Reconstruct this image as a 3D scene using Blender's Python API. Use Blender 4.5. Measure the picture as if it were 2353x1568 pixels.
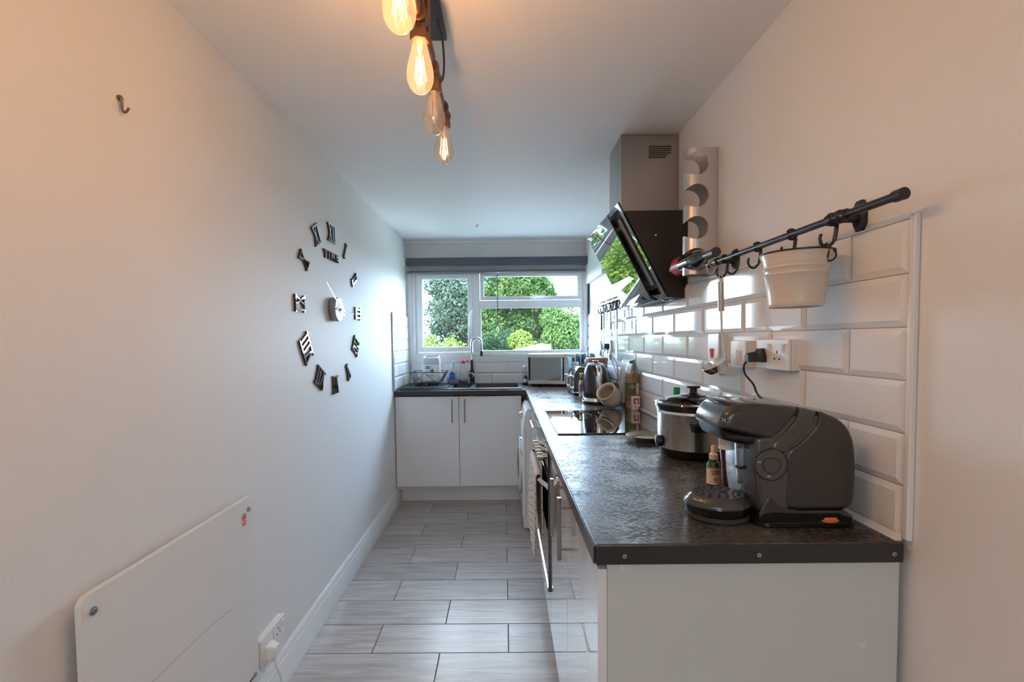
import bpy, bmesh, math, random
from mathutils import Vector, Matrix
import numpy as np

for _o in list(bpy.data.objects):
    bpy.data.objects.remove(_o)
S = bpy.context.scene
COL = S.collection
PI = math.pi
R = math.radians

# ------------------------------------------------------------------ camera
cam_d = bpy.data.cameras.new('camera')
cam = bpy.data.objects.new('camera', cam_d)
COL.objects.link(cam)
_r = (0.9999288957, 0.0048868163, -0.0108776144)
_u = (0.0106694566, 0.0407732254, 0.9991114586)
_f = (-0.0053259896, 0.9991564758, -0.0407181866)
cam.matrix_world = Matrix(((_r[0], _u[0], -_f[0], 0), (_r[1], _u[1], -_f[1], 0),
                           (_r[2], _u[2], -_f[2], 1.3746), (0, 0, 0, 1)))
cam_d.sensor_width = 36
cam_d.lens = 1046 * 36 / 2353
cam_d.shift_x = 0.01045
cam_d.shift_y = 0.01694
cam_d.clip_start = 0.02
cam_d.clip_end = 300
S.camera = cam

# ------------------------------------------------------------------ world, sun, lamps, exposure
W = bpy.data.worlds.new('sky')
S.world = W
W.use_nodes = True
wn, wl = W.node_tree.nodes, W.node_tree.links
wn.clear()
w_out = wn.new('ShaderNodeOutputWorld')
w_bg = wn.new('ShaderNodeBackground')
w_tc = wn.new('ShaderNodeTexCoord')
w_no = wn.new('ShaderNodeTexNoise')
w_no.inputs['Scale'].default_value = 2.6
w_no.inputs['Detail'].default_value = 6
w_cr = wn.new('ShaderNodeValToRGB')
w_cr.color_ramp.elements[0].position = 0.36
w_cr.color_ramp.elements[0].color = (0.43, 0.66, 1.0, 1)
w_cr.color_ramp.elements[1].position = 0.6
w_cr.color_ramp.elements[1].color = (0.70, 0.85, 1.0, 1)
wl.new(w_tc.outputs['Generated'], w_no.inputs['Vector'])
wl.new(w_no.outputs['Fac'], w_cr.inputs['Fac'])
wl.new(w_cr.outputs['Color'], w_bg.inputs['Color'])
wl.new(w_bg.outputs['Background'], w_out.inputs['Surface'])
w_bg.inputs['Strength'].default_value = 17.0

def lamp(name, kind, loc, power, color, size=0.1, size_y=None, rot=(0, 0, 0)):
    d = bpy.data.lights.new(name, kind)
    d.energy = power
    d.color = color
    if kind == 'AREA':
        d.size = size
        if size_y:
            d.shape = 'RECTANGLE'
            d.size_y = size_y
    elif kind == 'SUN':
        d.angle = size
    else:
        d.shadow_soft_size = size
    o = bpy.data.objects.new(name, d)
    COL.objects.link(o)
    o.location = loc
    o.rotation_euler = rot
    return o

lamp('hazy_sun', 'SUN', (0, -5, 12), 16.0, (1.0, 0.96, 0.88), R(12), rot=(R(40), 0, R(-25)))
for _y, _p in ((-1.7, 7.0), (-3.9, 18.0)):  # added fill lights overhead behind the camera, not known fixtures
    lamp('added_rear_fill', 'AREA', (-0.05, _y, 2.28), _p, (0.94, 0.97, 1.0), 1.2, 1.2)
BULB_POWER = {0.67: 2.5, 0.885: 2.5, 1.10: 2.5, 1.315: 0.0, 1.53: 0.25}
BULB_COLOR = (1.0, 0.56, 0.26)

vs = S.view_settings
S.display_settings.display_device = 'sRGB'
vs.view_transform = 'Standard'
vs.look = 'None'
vs.exposure = 0.9
vs.gamma = 1.0
vs.use_curve_mapping = False
S.cycles.use_denoising = True
S.cycles.max_bounces = 12
S.cycles.diffuse_bounces = 6
S.cycles.glossy_bounces = 5
S.cycles.transmission_bounces = 8
S.cycles.transparent_max_bounces = 16
S.cycles.sample_clamp_indirect = 8.0
S.cycles.caustics_reflective = False
S.cycles.caustics_refractive = False

# ------------------------------------------------------------------ materials
MATS = {}
def lin(c):
    return tuple((v / 12.92 if v <= 0.04045 else ((v + 0.055) / 1.055) ** 2.4) for v in c)
def srgb(r, g, b):
    return lin((r / 255, g / 255, b / 255))

def mat(name, color=(0.8, 0.8, 0.8), rough=0.5, metal=0.0, spec=0.5, bump=0.0, bscale=100.0, var=0.0, vscale=5.0,
        stretch=None, emit=None, estr=0.0, coat=0.0, rvar=0.0, trans=0.0, ior=1.45):
    if name in MATS:
        return MATS[name]
    m = bpy.data.materials.new(name)
    m.use_nodes = True
    n, l = m.node_tree.nodes, m.node_tree.links
    b = n['Principled BSDF']
    b.inputs['Base Color'].default_value = (*color, 1)
    b.inputs['Roughness'].default_value = rough
    b.inputs['Metallic'].default_value = metal
    b.inputs['Specular IOR Level'].default_value = spec
    b.inputs['Coat Weight'].default_value = coat
    b.inputs['Coat Roughness'].default_value = 0.03
    b.inputs['Transmission Weight'].default_value = trans
    b.inputs['IOR'].default_value = ior
    if emit:
        b.inputs['Emission Color'].default_value = (*emit, 1)
        b.inputs['Emission Strength'].default_value = estr
    tc = mp = None
    if bump or var or rvar:
        tc = n.new('ShaderNodeTexCoord')
        mp = n.new('ShaderNodeMapping')
        l.new(tc.outputs['Object'], mp.inputs['Vector'])
        if stretch:
            mp.inputs['Scale'].default_value = stretch
    if var or rvar:
        t = n.new('ShaderNodeTexNoise')
        t.inputs['Scale'].default_value = vscale
        t.inputs['Detail'].default_value = 4
        l.new(mp.outputs['Vector'], t.inputs['Vector'])
        if var:
            mx = n.new('ShaderNodeMapRange')
            mx.inputs['From Min'].default_value = 0.3
            mx.inputs['From Max'].default_value = 0.7
            mx.inputs['To Min'].default_value = 1 - var
            mx.inputs['To Max'].default_value = 1 + var
            l.new(t.outputs['Fac'], mx.inputs['Value'])
            hsv = n.new('ShaderNodeHueSaturation')
            hsv.inputs['Color'].default_value = (*color, 1)
            l.new(mx.outputs['Result'], hsv.inputs['Value'])
            l.new(hsv.outputs['Color'], b.inputs['Base Color'])
        if rvar:
            mr = n.new('ShaderNodeMapRange')
            mr.inputs['From Min'].default_value = 0.35
            mr.inputs['From Max'].default_value = 0.65
            mr.inputs['To Min'].default_value = max(0.0, rough - rvar)
            mr.inputs['To Max'].default_value = rough + rvar
            l.new(t.outputs['Fac'], mr.inputs['Value'])
            l.new(mr.outputs['Result'], b.inputs['Roughness'])
    if bump:
        t2 = n.new('ShaderNodeTexNoise')
        t2.inputs['Scale'].default_value = bscale
        t2.inputs['Detail'].default_value = 3
        l.new(mp.outputs['Vector'], t2.inputs['Vector'])
        bp = n.new('ShaderNodeBump')
        bp.inputs['Strength'].default_value = bump
        bp.inputs['Distance'].default_value = 0.002
        l.new(t2.outputs['Fac'], bp.inputs['Height'])
        l.new(bp.outputs['Normal'], b.inputs['Normal'])
    MATS[name] = m
    return m

def clear_mat(name, tint=(1, 1, 1), gloss=0.06, rough=0.0, emit=None, estr=0.0, body=None, bodyfac=0.0):
    """Thin clear sheet: tinted see-through plus a mirror share that grows at grazing angles."""
    m = bpy.data.materials.new(name)
    m.use_nodes = True
    n, l = m.node_tree.nodes, m.node_tree.links
    n.clear()
    out = n.new('ShaderNodeOutputMaterial')
    tr = n.new('ShaderNodeBsdfTransparent')
    tr.inputs['Color'].default_value = (*tint, 1)
    gl = n.new('ShaderNodeBsdfGlossy')
    gl.inputs['Roughness'].default_value = rough
    fr = n.new('ShaderNodeLayerWeight')
    fr.inputs['Blend'].default_value = 0.25
    mr = n.new('ShaderNodeMapRange')
    mr.inputs['To Min'].default_value = gloss
    mr.inputs['To Max'].default_value = 0.75
    l.new(fr.outputs['Facing'], mr.inputs['Value'])
    pw = n.new('ShaderNodeMath')
    pw.operation = 'POWER'
    pw.inputs[1].default_value = 2.2
    l.new(fr.outputs['Facing'], pw.inputs[0])
    l.new(pw.outputs[0], mr.inputs['Value'])
    mx = n.new('ShaderNodeMixShader')
    first = tr
    if bodyfac:
        df = n.new('ShaderNodeBsdfDiffuse')
        df.inputs['Color'].default_value = (*(body or tint), 1)
        m0 = n.new('ShaderNodeMixShader')
        m0.inputs[0].default_value = bodyfac
        l.new(tr.outputs[0], m0.inputs[1])
        l.new(df.outputs[0], m0.inputs[2])
        first = m0
    l.new(mr.outputs['Result'], mx.inputs[0])
    l.new(first.outputs[0], mx.inputs[1])
    l.new(gl.outputs[0], mx.inputs[2])
    last = mx
    if emit:
        em = n.new('ShaderNodeEmission')
        em.inputs['Color'].default_value = (*emit, 1)
        em.inputs['Strength'].default_value = estr
        ad = n.new('ShaderNodeAddShader')
        l.new(mx.outputs[0], ad.inputs[0])
        l.new(em.outputs[0], ad.inputs[1])
        last = ad
    l.new(last.outputs[0], out.inputs['Surface'])
    MATS[name] = m
    return m

def worktop_mat():
    m = mat('slate_laminate', (0.02, 0.02, 0.022), 0.2)
    n, l = m.node_tree.nodes, m.node_tree.links
    b = n['Principled BSDF']
    tc = n.new('ShaderNodeTexCoord')
    t1 = n.new('ShaderNodeTexNoise'); t1.inputs['Scale'].default_value = 80; t1.inputs['Detail'].default_value = 6
    t1.inputs['Roughness'].default_value = 0.65
    t2 = n.new('ShaderNodeTexNoise'); t2.inputs['Scale'].default_value = 9; t2.inputs['Detail'].default_value = 5
    mp = n.new('ShaderNodeMapping'); mp.inputs['Scale'].default_value = (1, 1.6, 1)
    l.new(tc.outputs['Object'], mp.inputs['Vector'])
    l.new(mp.outputs['Vector'], t1.inputs['Vector']); l.new(mp.outputs['Vector'], t2.inputs['Vector'])
    ad = n.new('ShaderNodeMath'); ad.operation = 'ADD'
    ml = n.new('ShaderNodeMath'); ml.operation = 'MULTIPLY'; ml.inputs[1].default_value = 0.5
    l.new(t2.outputs['Fac'], ml.inputs[0])
    l.new(t1.outputs['Fac'], ad.inputs[0]); l.new(ml.outputs[0], ad.inputs[1])
    cr = n.new('ShaderNodeValToRGB')
    e = cr.color_ramp.elements
    e[0].position = 0.60; e[0].color = (0.012, 0.012, 0.013, 1)
    e[1].position = 0.86; e[1].color = (0.10, 0.098, 0.097, 1)
    l.new(ad.outputs[0], cr.inputs['Fac'])
    l.new(cr.outputs['Color'], b.inputs['Base Color'])
    mr = n.new('ShaderNodeMapRange')
    mr.inputs['From Min'].default_value = 0.6; mr.inputs['From Max'].default_value = 0.86
    mr.inputs['To Min'].default_value = 0.48; mr.inputs['To Max'].default_value = 0.14
    l.new(ad.outputs[0], mr.inputs['Value'])
    l.new(mr.outputs['Result'], b.inputs['Roughness'])
    bp = n.new('ShaderNodeBump'); bp.inputs['Strength'].default_value = 0.35; bp.inputs['Distance'].default_value = 0.0015
    l.new(ad.outputs[0], bp.inputs['Height']); l.new(bp.outputs['Normal'], b.inputs['Normal'])
    b.inputs['Specular IOR Level'].default_value = 0.65
    return m

def floor_tile_mat():
    m = mat('wood_look_tile', (0.4, 0.38, 0.36), 0.3)
    n, l = m.node_tree.nodes, m.node_tree.links
    b = n['Principled BSDF']
    tc = n.new('ShaderNodeTexCoord')
    oi = n.new('ShaderNodeObjectInfo')
    mp = n.new('ShaderNodeMapping'); mp.inputs['Scale'].default_value = (1.1, 11, 1)
    cb = n.new('ShaderNodeCombineXYZ')
    ml = n.new('ShaderNodeMath'); ml.operation = 'MULTIPLY'; ml.inputs[1].default_value = 37.0
    l.new(oi.outputs['Random'], ml.inputs[0])
    l.new(ml.outputs[0], cb.inputs['X']); l.new(ml.outputs[0], cb.inputs['Y'])
    l.new(cb.outputs[0], mp.inputs['Location'])
    l.new(tc.outputs['Object'], mp.inputs['Vector'])
    t1 = n.new('ShaderNodeTexNoise'); t1.inputs['Scale'].default_value = 3.2; t1.inputs['Detail'].default_value = 8
    t1.inputs['Distortion'].default_value = 0.6; t1.inputs['Roughness'].default_value = 0.62
    l.new(mp.outputs['Vector'], t1.inputs['Vector'])
    cr = n.new('ShaderNodeValToRGB')
    e = cr.color_ramp.elements
    e[0].position = 0.3; e[0].color = (*srgb(150, 143, 139), 1)
    e[1].position = 0.66; e[1].color = (*srgb(190, 184, 180), 1)
    l.new(t1.outputs['Fac'], cr.inputs['Fac'])
    hs = n.new('ShaderNodeHueSaturation')
    mr = n.new('ShaderNodeMapRange'); mr.inputs['To Min'].default_value = 0.88; mr.inputs['To Max'].default_value = 1.08
    l.new(oi.outputs['Random'], mr.inputs['Value']); l.new(mr.outputs['Result'], hs.inputs['Value'])
    l.new(cr.outputs['Color'], hs.inputs['Color'])
    l.new(hs.outputs['Color'], b.inputs['Base Color'])
    bp = n.new('ShaderNodeBump'); bp.inputs['Strength'].default_value = 0.12; bp.inputs['Distance'].default_value = 0.001
    l.new(t1.outputs['Fac'], bp.inputs['Height']); l.new(bp.outputs['Normal'], b.inputs['Normal'])
    return m

LEAF = 0.5
def leaf_mat(name, c1, c2):
    m = bpy.data.materials.new(name)
    m.use_nodes = True
    n, l = m.node_tree.nodes, m.node_tree.links
    n.clear()
    out = n.new('ShaderNodeOutputMaterial')
    df = n.new('ShaderNodeBsdfDiffuse'); tl = n.new('ShaderNodeBsdfTranslucent')
    mx = n.new('ShaderNodeMixShader'); mx.inputs[0].default_value = 0.35
    tc = n.new('ShaderNodeTexCoord')
    t = n.new('ShaderNodeTexNoise'); t.inputs['Scale'].default_value = 2.3; t.inputs['Detail'].default_value = 5
    cr = n.new('ShaderNodeValToRGB')
    c1 = tuple(v * LEAF for v in c1); c2 = tuple(v * LEAF for v in c2)
    cr.color_ramp.elements[0].position = 0.35; cr.color_ramp.elements[0].color = (*c1, 1)
    cr.color_ramp.elements[1].position = 0.65; cr.color_ramp.elements[1].color = (*c2, 1)
    l.new(tc.outputs['Object'], t.inputs['Vector']); l.new(t.outputs['Fac'], cr.inputs['Fac'])
    l.new(cr.outputs['Color'], df.inputs['Color']); l.new(cr.outputs['Color'], tl.inputs['Color'])
    l.new(df.outputs[0], mx.inputs[1]); l.new(tl.outputs[0], mx.inputs[2]); l.new(mx.outputs[0], out.inputs['Surface'])
    MATS[name] = m
    return m

M_WALL = mat('wall_paint', (0.80, 0.79, 0.78), 0.52, bump=0.3, bscale=160, spec=0.3)
M_CEIL = mat('ceiling_paint', (0.88, 0.87, 0.865), 0.7, bump=0.15, bscale=90)
M_PAINT = mat('white_gloss_paint', (0.80, 0.80, 0.79), 0.22)
M_UPVC = mat('white_upvc', (0.80, 0.82, 0.83), 0.25)
M_TILE = mat('metro_tile_glaze', (0.78, 0.765, 0.755), 0.06, spec=0.22, bump=0.03, bscale=14)
M_GROUT = mat('tile_grout', (0.62, 0.60, 0.58), 0.8)
M_FGROUT = mat('floor_grout', (0.09, 0.085, 0.08), 0.9)
M_FTILE = floor_tile_mat()
M_TOP = worktop_mat()
M_EDGE = mat('dark_laminate_edge', (0.028, 0.029, 0.030), 0.38, bump=0.1, bscale=300)
M_DOOR = mat('white_gloss_door', (0.80, 0.80, 0.80), 0.04, coat=1.0, spec=0.8)
M_CARC = mat('white_carcass_board', (0.60, 0.61, 0.59), 0.42, bump=0.04, bscale=250)
M_STEEL = mat('brushed_steel', (0.50, 0.475, 0.455), 0.28, 1.0, rvar=0.05, vscale=60, stretch=(1, 1, 0.04))
M_CHROME = mat('chrome', (0.78, 0.79, 0.80), 0.06, 1.0)
M_BLACK = mat('black_plastic', (0.012, 0.012, 0.013), 0.3)
M_BLKMET = mat('black_metal', (0.014, 0.014, 0.015), 0.33, spec=0.6)
M_BGLASS = mat('black_mirror_glass', (0.006, 0.006, 0.007), 0.015, spec=1.0, coat=1.0)
M_GREYPL = mat('charcoal_gloss_plastic', (0.055, 0.053, 0.052), 0.16, coat=0.5)
M_WPL = mat('white_plastic', (0.82, 0.82, 0.81), 0.25)
M_GLASS = clear_mat('clear_glass', (0.97, 0.985, 0.98), 0.05)
M_PANE = clear_mat('window_glass', (0.97, 0.985, 0.98), 0.035)
M_PET = clear_mat('clear_plastic', (0.95, 0.965, 0.965), 0.08, 0.04, body=(0.8, 0.85, 0.88), bodyfac=0.08)
M_DARK = mat('dark_recess', (0.01, 0.01, 0.01), 0.8)
M_WOOD = mat('brown_timber', (0.09, 0.055, 0.04), 0.6)

# ------------------------------------------------------------------ mesh helpers
class MB:
    wn = False
    def __init__(s):
        s.b = bmesh.new()
    def quad(s, *vs):
        return s.b.faces.new([s.b.verts.new(v) for v in vs])
    def box(s, x0, x1, y0, y1, z0, z1, bevel=0.0, seg=2):
        vs = [s.b.verts.new((x, y, z)) for x in (x0, x1) for y in (y0, y1) for z in (z0, z1)]
        fs = [(0, 1, 3, 2), (4, 6, 7, 5), (0, 4, 5, 1), (2, 3, 7, 6), (0, 2, 6, 4), (1, 5, 7, 3)]
        ff = [s.b.faces.new([vs[i] for i in f]) for f in fs]
        if bevel:
            s.wn = True
            es = list({e for f in ff for e in f.edges})
            bmesh.ops.bevel(s.b, geom=es, offset=bevel, segments=seg, affect='EDGES', profile=0.5)
        return s
    def loft(s, rings, cap0=True, cap1=True, closed=False):
        vr = [[s.b.verts.new(p) for p in r] for r in rings]
        n = len(vr[0])
        pairs = list(zip(vr, vr[1:])) + ([(vr[-1], vr[0])] if closed else [])
        for a, b in pairs:
            for i in range(n):
                j = (i + 1) % n
                s.b.faces.new((a[i], a[j], b[j], b[i]))
        if not closed:
            if cap0: s.b.faces.new(list(reversed(vr[0])))
            if cap1: s.b.faces.new(vr[-1])
        return s
    def sheet(s, rows):
        vr = [[s.b.verts.new(p) for p in r] for r in rows]
        for a, b in zip(vr, vr[1:]):
            for i in range(len(a) - 1):
                s.b.faces.new((a[i], a[i + 1], b[i + 1], b[i]))
        return s
    def prism(s, pts, axis, a0, a1):
        f = {'x': lambda p, a: (a, p[0], p[1]), 'y': lambda p, a: (p[0], a, p[1]), 'z': lambda p, a: (p[0], p[1], a)}[axis]
        return s.loft([[f(p, a0) for p in pts], [f(p, a1) for p in pts]])
    def cyl(s, p0, p1, r0, r1=None, n=16):
        p0, p1 = Vector(p0), Vector(p1)
        r1 = r0 if r1 is None else r1
        return s.tube([p0, p1], [r0, r1], n)
    def tube(s, path, r, n=8, closed=False):
        P = [Vector(p) for p in path]
        m = len(P)
        rs = r if isinstance(r, (list, tuple)) else [r] * m
        T = []
        for i in range(m):
            a = P[(i - 1) % m] if (closed or i > 0) else P[i]
            b = P[(i + 1) % m] if (closed or i < m - 1) else P[i]
            T.append((b - a).normalized())
        up = Vector((0, 0, 1)) if abs(T[0].z) < 0.9 else Vector((1, 0, 0))
        N = (up - T[0] * up.dot(T[0])).normalized()
        rings = []
        for i in range(m):
            N = (N - T[i] * N.dot(T[i])).normalized()
            B = T[i].cross(N)
            rings.append([P[i] + (N * math.cos(2 * PI * k / n) + B * math.sin(2 * PI * k / n)) * max(rs[i], 1e-5) for k in range(n)])
        return s.loft(rings, closed=closed)
    def lathe(s, prof, c=(0, 0, 0), n=24, sx=1.0, sy=1.0, M=None):
        """prof [(r,z)...]; ends with r=0 are closed to a point."""
        rings = []
        for r_, z in prof:
            rings.append([Vector((c[0] + sx * r_ * math.cos(2 * PI * k / n), c[1] + sy * r_ * math.sin(2 * PI * k / n), c[2] + z)) for k in range(n)])
        if M is not None:
            rings = [[M @ p for p in rg] for rg in rings]
        vr = []
        for (r_, z), rg in zip(prof, rings):
            if r_ < 1e-6:
                vr.append([s.b.verts.new(rg[0] if M is None else sum(rg, Vector()) / n)])
            else:
                vr.append([s.b.verts.new(p) for p in rg])
        for a, b in zip(vr, vr[1:]):
            for k in range(n):
                j = (k + 1) % n
                if len(a) == 1 and len(b) == 1: continue
                if len(a) == 1: s.b.faces.new((a[0], b[j], b[k]))
                elif len(b) == 1: s.b.faces.new((a[k], a[j], b[0]))
                else: s.b.faces.new((a[k], a[j], b[j], b[k]))
        return s
    def puff(s, pts, yc, hw, rnd, n=5, axis='y'):
        """Outline in XZ swept along Y with rounded shoulders."""
        lo = [min(p[i] for p in pts) for i in (0, 1)]; hi = [max(p[i] for p in pts) for i in (0, 1)]
        cc_ = [(l + h) / 2 for l, h in zip(lo, hi)]; hf = [max((h - l) / 2, 1e-4) for l, h in zip(lo, hi)]
        rings = []
        for sd in (-1, 1):
            for k in range(n + 1):
                th = (PI / 2) * (k / n if sd < 0 else 1 - k / n)
                ins = rnd * (1 - math.sin(th))
                y = yc + sd * (hw - rnd * (1 - math.cos(th)))
                rg = []
                for q in pts:
                    p = [cc_[i] + (q[i] - cc_[i]) * max(0.15, 1 - ins / hf[i]) for i in (0, 1)]
                    rg.append((p[0], y, p[1]) if axis == 'y' else (y, p[0], p[1]))
                rings.append(rg)
        return s.loft(rings)
    def xform(s, M):
        bmesh.ops.transform(s.b, matrix=M, verts=s.b.verts)
        return s

def smooth_curve(pts, n=6, closed=False):
    P = [Vector(p) for p in pts]
    m = len(P)
    out = []
    rng = range(m) if closed else range(m - 1)
    for i in rng:
        p0 = P[(i - 1) % m] if (closed or i > 0) else P[i]
        p1, p2 = P[i], P[(i + 1) % m]
        p3 = P[(i + 2) % m] if (closed or i < m - 2) else p2
        for k in range(n):
            t = k / n
            out.append(0.5 * ((2 * p1) + (p2 - p0) * t + (2 * p0 - 5 * p1 + 4 * p2 - p3) * t * t + (3 * p1 - p0 - 3 * p2 + p3) * t ** 3))
    if not closed: out.append(P[-1])
    return out

def rrect(cx, cy, w, d, r, z, n=4):
    out = []
    for qx, qy, a0 in ((1, 1, 0), (-1, 1, 90), (-1, -1, 180), (1, -1, 270)):
        for k in range(n + 1):
            a = R(a0 + 90 * k / n)
            out.append((cx + qx * (w / 2 - r) + r * math.cos(a), cy + qy * (d / 2 - r) + r * math.sin(a), z))
    return out

def wloc(o):
    v = Vector((0, 0, 0))
    while o is not None:
        v += Vector(o.location)
        o = o.parent
    return v

def mesh_of(name, mb, m, sharp=33):
    b = mb.b
    bmesh.ops.recalc_face_normals(b, faces=b.faces)
    me = bpy.data.meshes.new(name)
    b.to_mesh(me)
    b.free()
    me.polygons.foreach_set('use_smooth', [True] * len(me.polygons))
    me.set_sharp_from_angle(angle=R(sharp))
    for x in (m if isinstance(m, (list, tuple)) else [m]):
        me.materials.append(x)
    return me

def ob(name, mb, m, parent=None, loc=None, label=None, **kw):
    off = wloc(parent) + (Vector(loc) if loc else Vector())
    mb.xform(Matrix.Translation(-off))
    wnf = mb.wn
    o = bpy.data.objects.new(name, mesh_of(name, mb, m))
    COL.objects.link(o)
    if wnf:
        md = o.modifiers.new('normals', 'WEIGHTED_NORMAL'); md.keep_sharp = True
    if loc: o.location = loc
    if parent is not None: o.parent = parent
    if label: o['label'] = label
    for k, v in kw.items(): o[k] = v
    return o

def bev(o, w=0.003, seg=2, ang=40):
    md = o.modifiers.new('edge', 'BEVEL')
    md.harden_normals = True; md.width = w; md.segments = seg; md.limit_method = 'ANGLE'; md.angle_limit = R(ang)
    return o

def thing(name, label, cat, loc, group=None, kind=None):
    o = bpy.data.objects.new(name, None)
    o.empty_display_size = 0.05
    COL.objects.link(o)
    o.location = loc
    if label: o['label'] = label
    if cat: o['category'] = cat
    if group: o['group'] = group
    if kind: o['kind'] = kind
    return o

def tag(o, label, cat, group=None):
    o['label'] = label; o['category'] = cat
    if group: o['group'] = group
    return o

def struct(name, mb, m, parent=None, loc=None):
    o = ob(name, mb, m, parent, loc)
    if parent is None: o['kind'] = 'structure'
    return o

def copy_tree(o, parent=None):
    c = o.copy()
    COL.objects.link(c)
    c.parent = parent
    for ch in list(o.children):
        copy_tree(ch, c)
    return c

def text(name, s, size, M, m, parent, depth=0.0004, label=None, sx=1.0):
    cu = bpy.data.curves.new('tmp', 'FONT')
    cu.body = s; cu.size = size; cu.extrude = depth; cu.align_x = 'CENTER'; cu.align_y = 'CENTER'; cu.resolution_u = 2
    to = bpy.data.objects.new('tmp', cu)
    COL.objects.link(to)
    dg = bpy.context.evaluated_depsgraph_get()
    me = bpy.data.meshes.new_from_object(to.evaluated_get(dg))
    bpy.data.objects.remove(to)
    me.name = name
    me.transform(Matrix.Translation(-wloc(parent)) @ M @ Matrix.Diagonal((sx, 1, 1, 1)))
    me.materials.clear(); me.materials.append(m)
    o = bpy.data.objects.new(name, me)
    COL.objects.link(o)
    o.parent = parent
    if label: o['label'] = label
    return o

def axes(o, ex, ey, ez):
    """Matrix that takes local x,y,z to the world directions ex,ey,ez at o."""
    ex, ey, ez = Vector(ex), Vector(ey), Vector(ez)
    return Matrix(((ex.x, ey.x, ez.x, o[0]), (ex.y, ey.y, ez.y, o[1]), (ex.z, ey.z, ez.z, o[2]), (0, 0, 0, 1)))

# ------------------------------------------------------------------ setting
XL, XR, XW, YB, YF, ZC, ZW = -0.906, 0.798, 0.808, 4.312, -5.5, 2.304, 0.9614

fl = struct('floor', MB().box(XL - 0.1, XW + 0.1, YF - 0.1, YB + 0.14, -0.12, -0.006), M_FGROUT, None, (0, 0, -0.006))
random.seed(3)
TL, TW, GR = 0.605, 0.2035, 0.0035
tile_meshes = {}
for k in range(-13, 12):
    y0 = 1.948 + TW * k
    off = 0.008 if k % 2 == 0 else -0.295
    j = math.floor((XL - off) / TL)
    while off + j * TL < XW:
        x0, x1 = max(off + j * TL, XL + 0.001), min(off + (j + 1) * TL, XW - 0.001)
        j += 1
        if x1 - x0 < 0.02: continue
        w = round(x1 - x0 - GR, 4)
        if w not in tile_meshes:
            mb = MB().box(-w / 2, w / 2, -(TW - GR) / 2, (TW - GR) / 2, -0.0055, 0.0)
            es = [e for e in mb.b.edges if all(v.co.z > -0.001 for v in e.verts)]
            bmesh.ops.bevel(mb.b, geom=es, offset=0.0012, segments=1, affect='EDGES')
            tile_meshes[w] = mesh_of('tile', mb, M_FTILE)
        t = bpy.data.objects.new('tile', tile_meshes[w])
        COL.objects.link(t)
        t.parent = fl
        t.location = ((x0 + x1) / 2, y0 + TW / 2, 0.006 + random.uniform(-0.0004, 0.0003))

struct('ceiling', MB().box(XL - 0.15, XW + 0.15, YF - 0.15, YB + 0.16, ZC, ZC + 0.12), M_CEIL)
wall_l = struct('wall_left', MB().box(XL - 0.15, XL, YF - 0.1, YB + 0.14, 0, ZC), M_WALL)
wall_r = struct('wall_right', MB().box(XW, XW + 0.15, YF - 0.1, YB + 0.14, 0, ZC), M_WALL)
struct('wall_front', MB().box(XL, XW, YF - 0.12, YF, 0, ZC), M_WALL)
WX0, WX1, WZ0, WZ1 = -0.835, 0.765, 1.235, 2.06
wb = MB()
wb.box(XL, WX0, YB, YB + 0.13, 0, ZC)
wb.box(WX1, XW, YB, YB + 0.13, 0, ZC)
wb.box(WX0, WX1, YB, YB + 0.13, 0, WZ0)
wb.box(WX0, WX1, YB, YB + 0.13, WZ1, ZC)
wall_b = struct('wall_back', wb, M_WALL)

def metro_mesh(w, h, t=0.010, bw=0.013):
    """Bevelled glazed tile lying in local XY, face towards +Z."""
    mb = MB()
    bw = min(bw, w * 0.35)
    r0 = [(-w / 2, -h / 2, 0), (w / 2, -h / 2, 0), (w / 2, h / 2, 0), (-w / 2, h / 2, 0)]
    r1 = [(x, y, t * 0.42) for x, y, _ in r0]
    r2 = [(math.copysign(w / 2 - bw, x), math.copysign(h / 2 - bw, y), t) for x, y, _ in r0]
    mb.loft([r0, r1, r2], cap0=False)
    return mesh_of('tile', mb, M_TILE, 10)

metro_cache = {}
def metro(parent, a0, a1, z0, z1, place):
    w, h = round(a1 - a0 - 0.002, 4), round(z1 - z0 - 0.002, 4)
    if w < 0.012: return
    if (w, h) not in metro_cache:
        metro_cache[(w, h)] = metro_mesh(w, h)
    t = bpy.data.objects.new('tile', metro_cache[(w, h)])
    COL.objects.link(t)
    t.parent = parent
    t.matrix_local = place((a0 + a1) / 2, (z0 + z1) / 2)

RH, RL = 0.1065, 0.3055
def tile_field(parent, lo, hi, rows, z_top, start_full, start_half, place):
    for rrow in range(rows):
        z1 = z_top - RH * rrow
        a = start_half if rrow % 2 == 0 else start_full
        while a > lo: a -= RL
        while a < hi:
            metro(parent, max(a, lo), min(a + RL, hi), z1 - RH, z1, place)
            a += RL

struct('tile_grout', MB().box(XW - 0.004, XW, 0.905, YB, ZW + 0.002, 1.604), M_GROUT, wall_r)
tile_field(wall_r, 0.905, YB - 0.004, 6, 1.604, 0.904, 0.904 + RL / 2,
           lambda a, z: axes((XW - 0.0035, a, z), (0, -1, 0), (0, 0, 1), (-1, 0, 0)))
bev(struct('tile_edging', MB().box(XW - 0.013, XW, 0.890, 0.904, ZW + 0.004, 1.612), mat('satin_white_trim', (0.75, 0.74, 0.73), 0.25), wall_r), 0.004, 3)
struct('tile_edging', MB().box(XW - 0.009, XW, 0.904, YB, 1.604, 1.608), mat('satin_white_trim'), wall_r)
struct('sealant_bead', MB().prism([(XW - 0.010, ZW), (XW - 0.022, ZW), (XW - 0.010, ZW + 0.012)], 'y', 0.905, 4.29), mat('white_silicone', (0.8, 0.79, 0.77), 0.3), wall_r)
struct('tile_grout', MB().box(XL, XL + 0.004, 3.69, YB, ZW + 0.002, 1.604), M_GROUT, wall_l)
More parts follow.
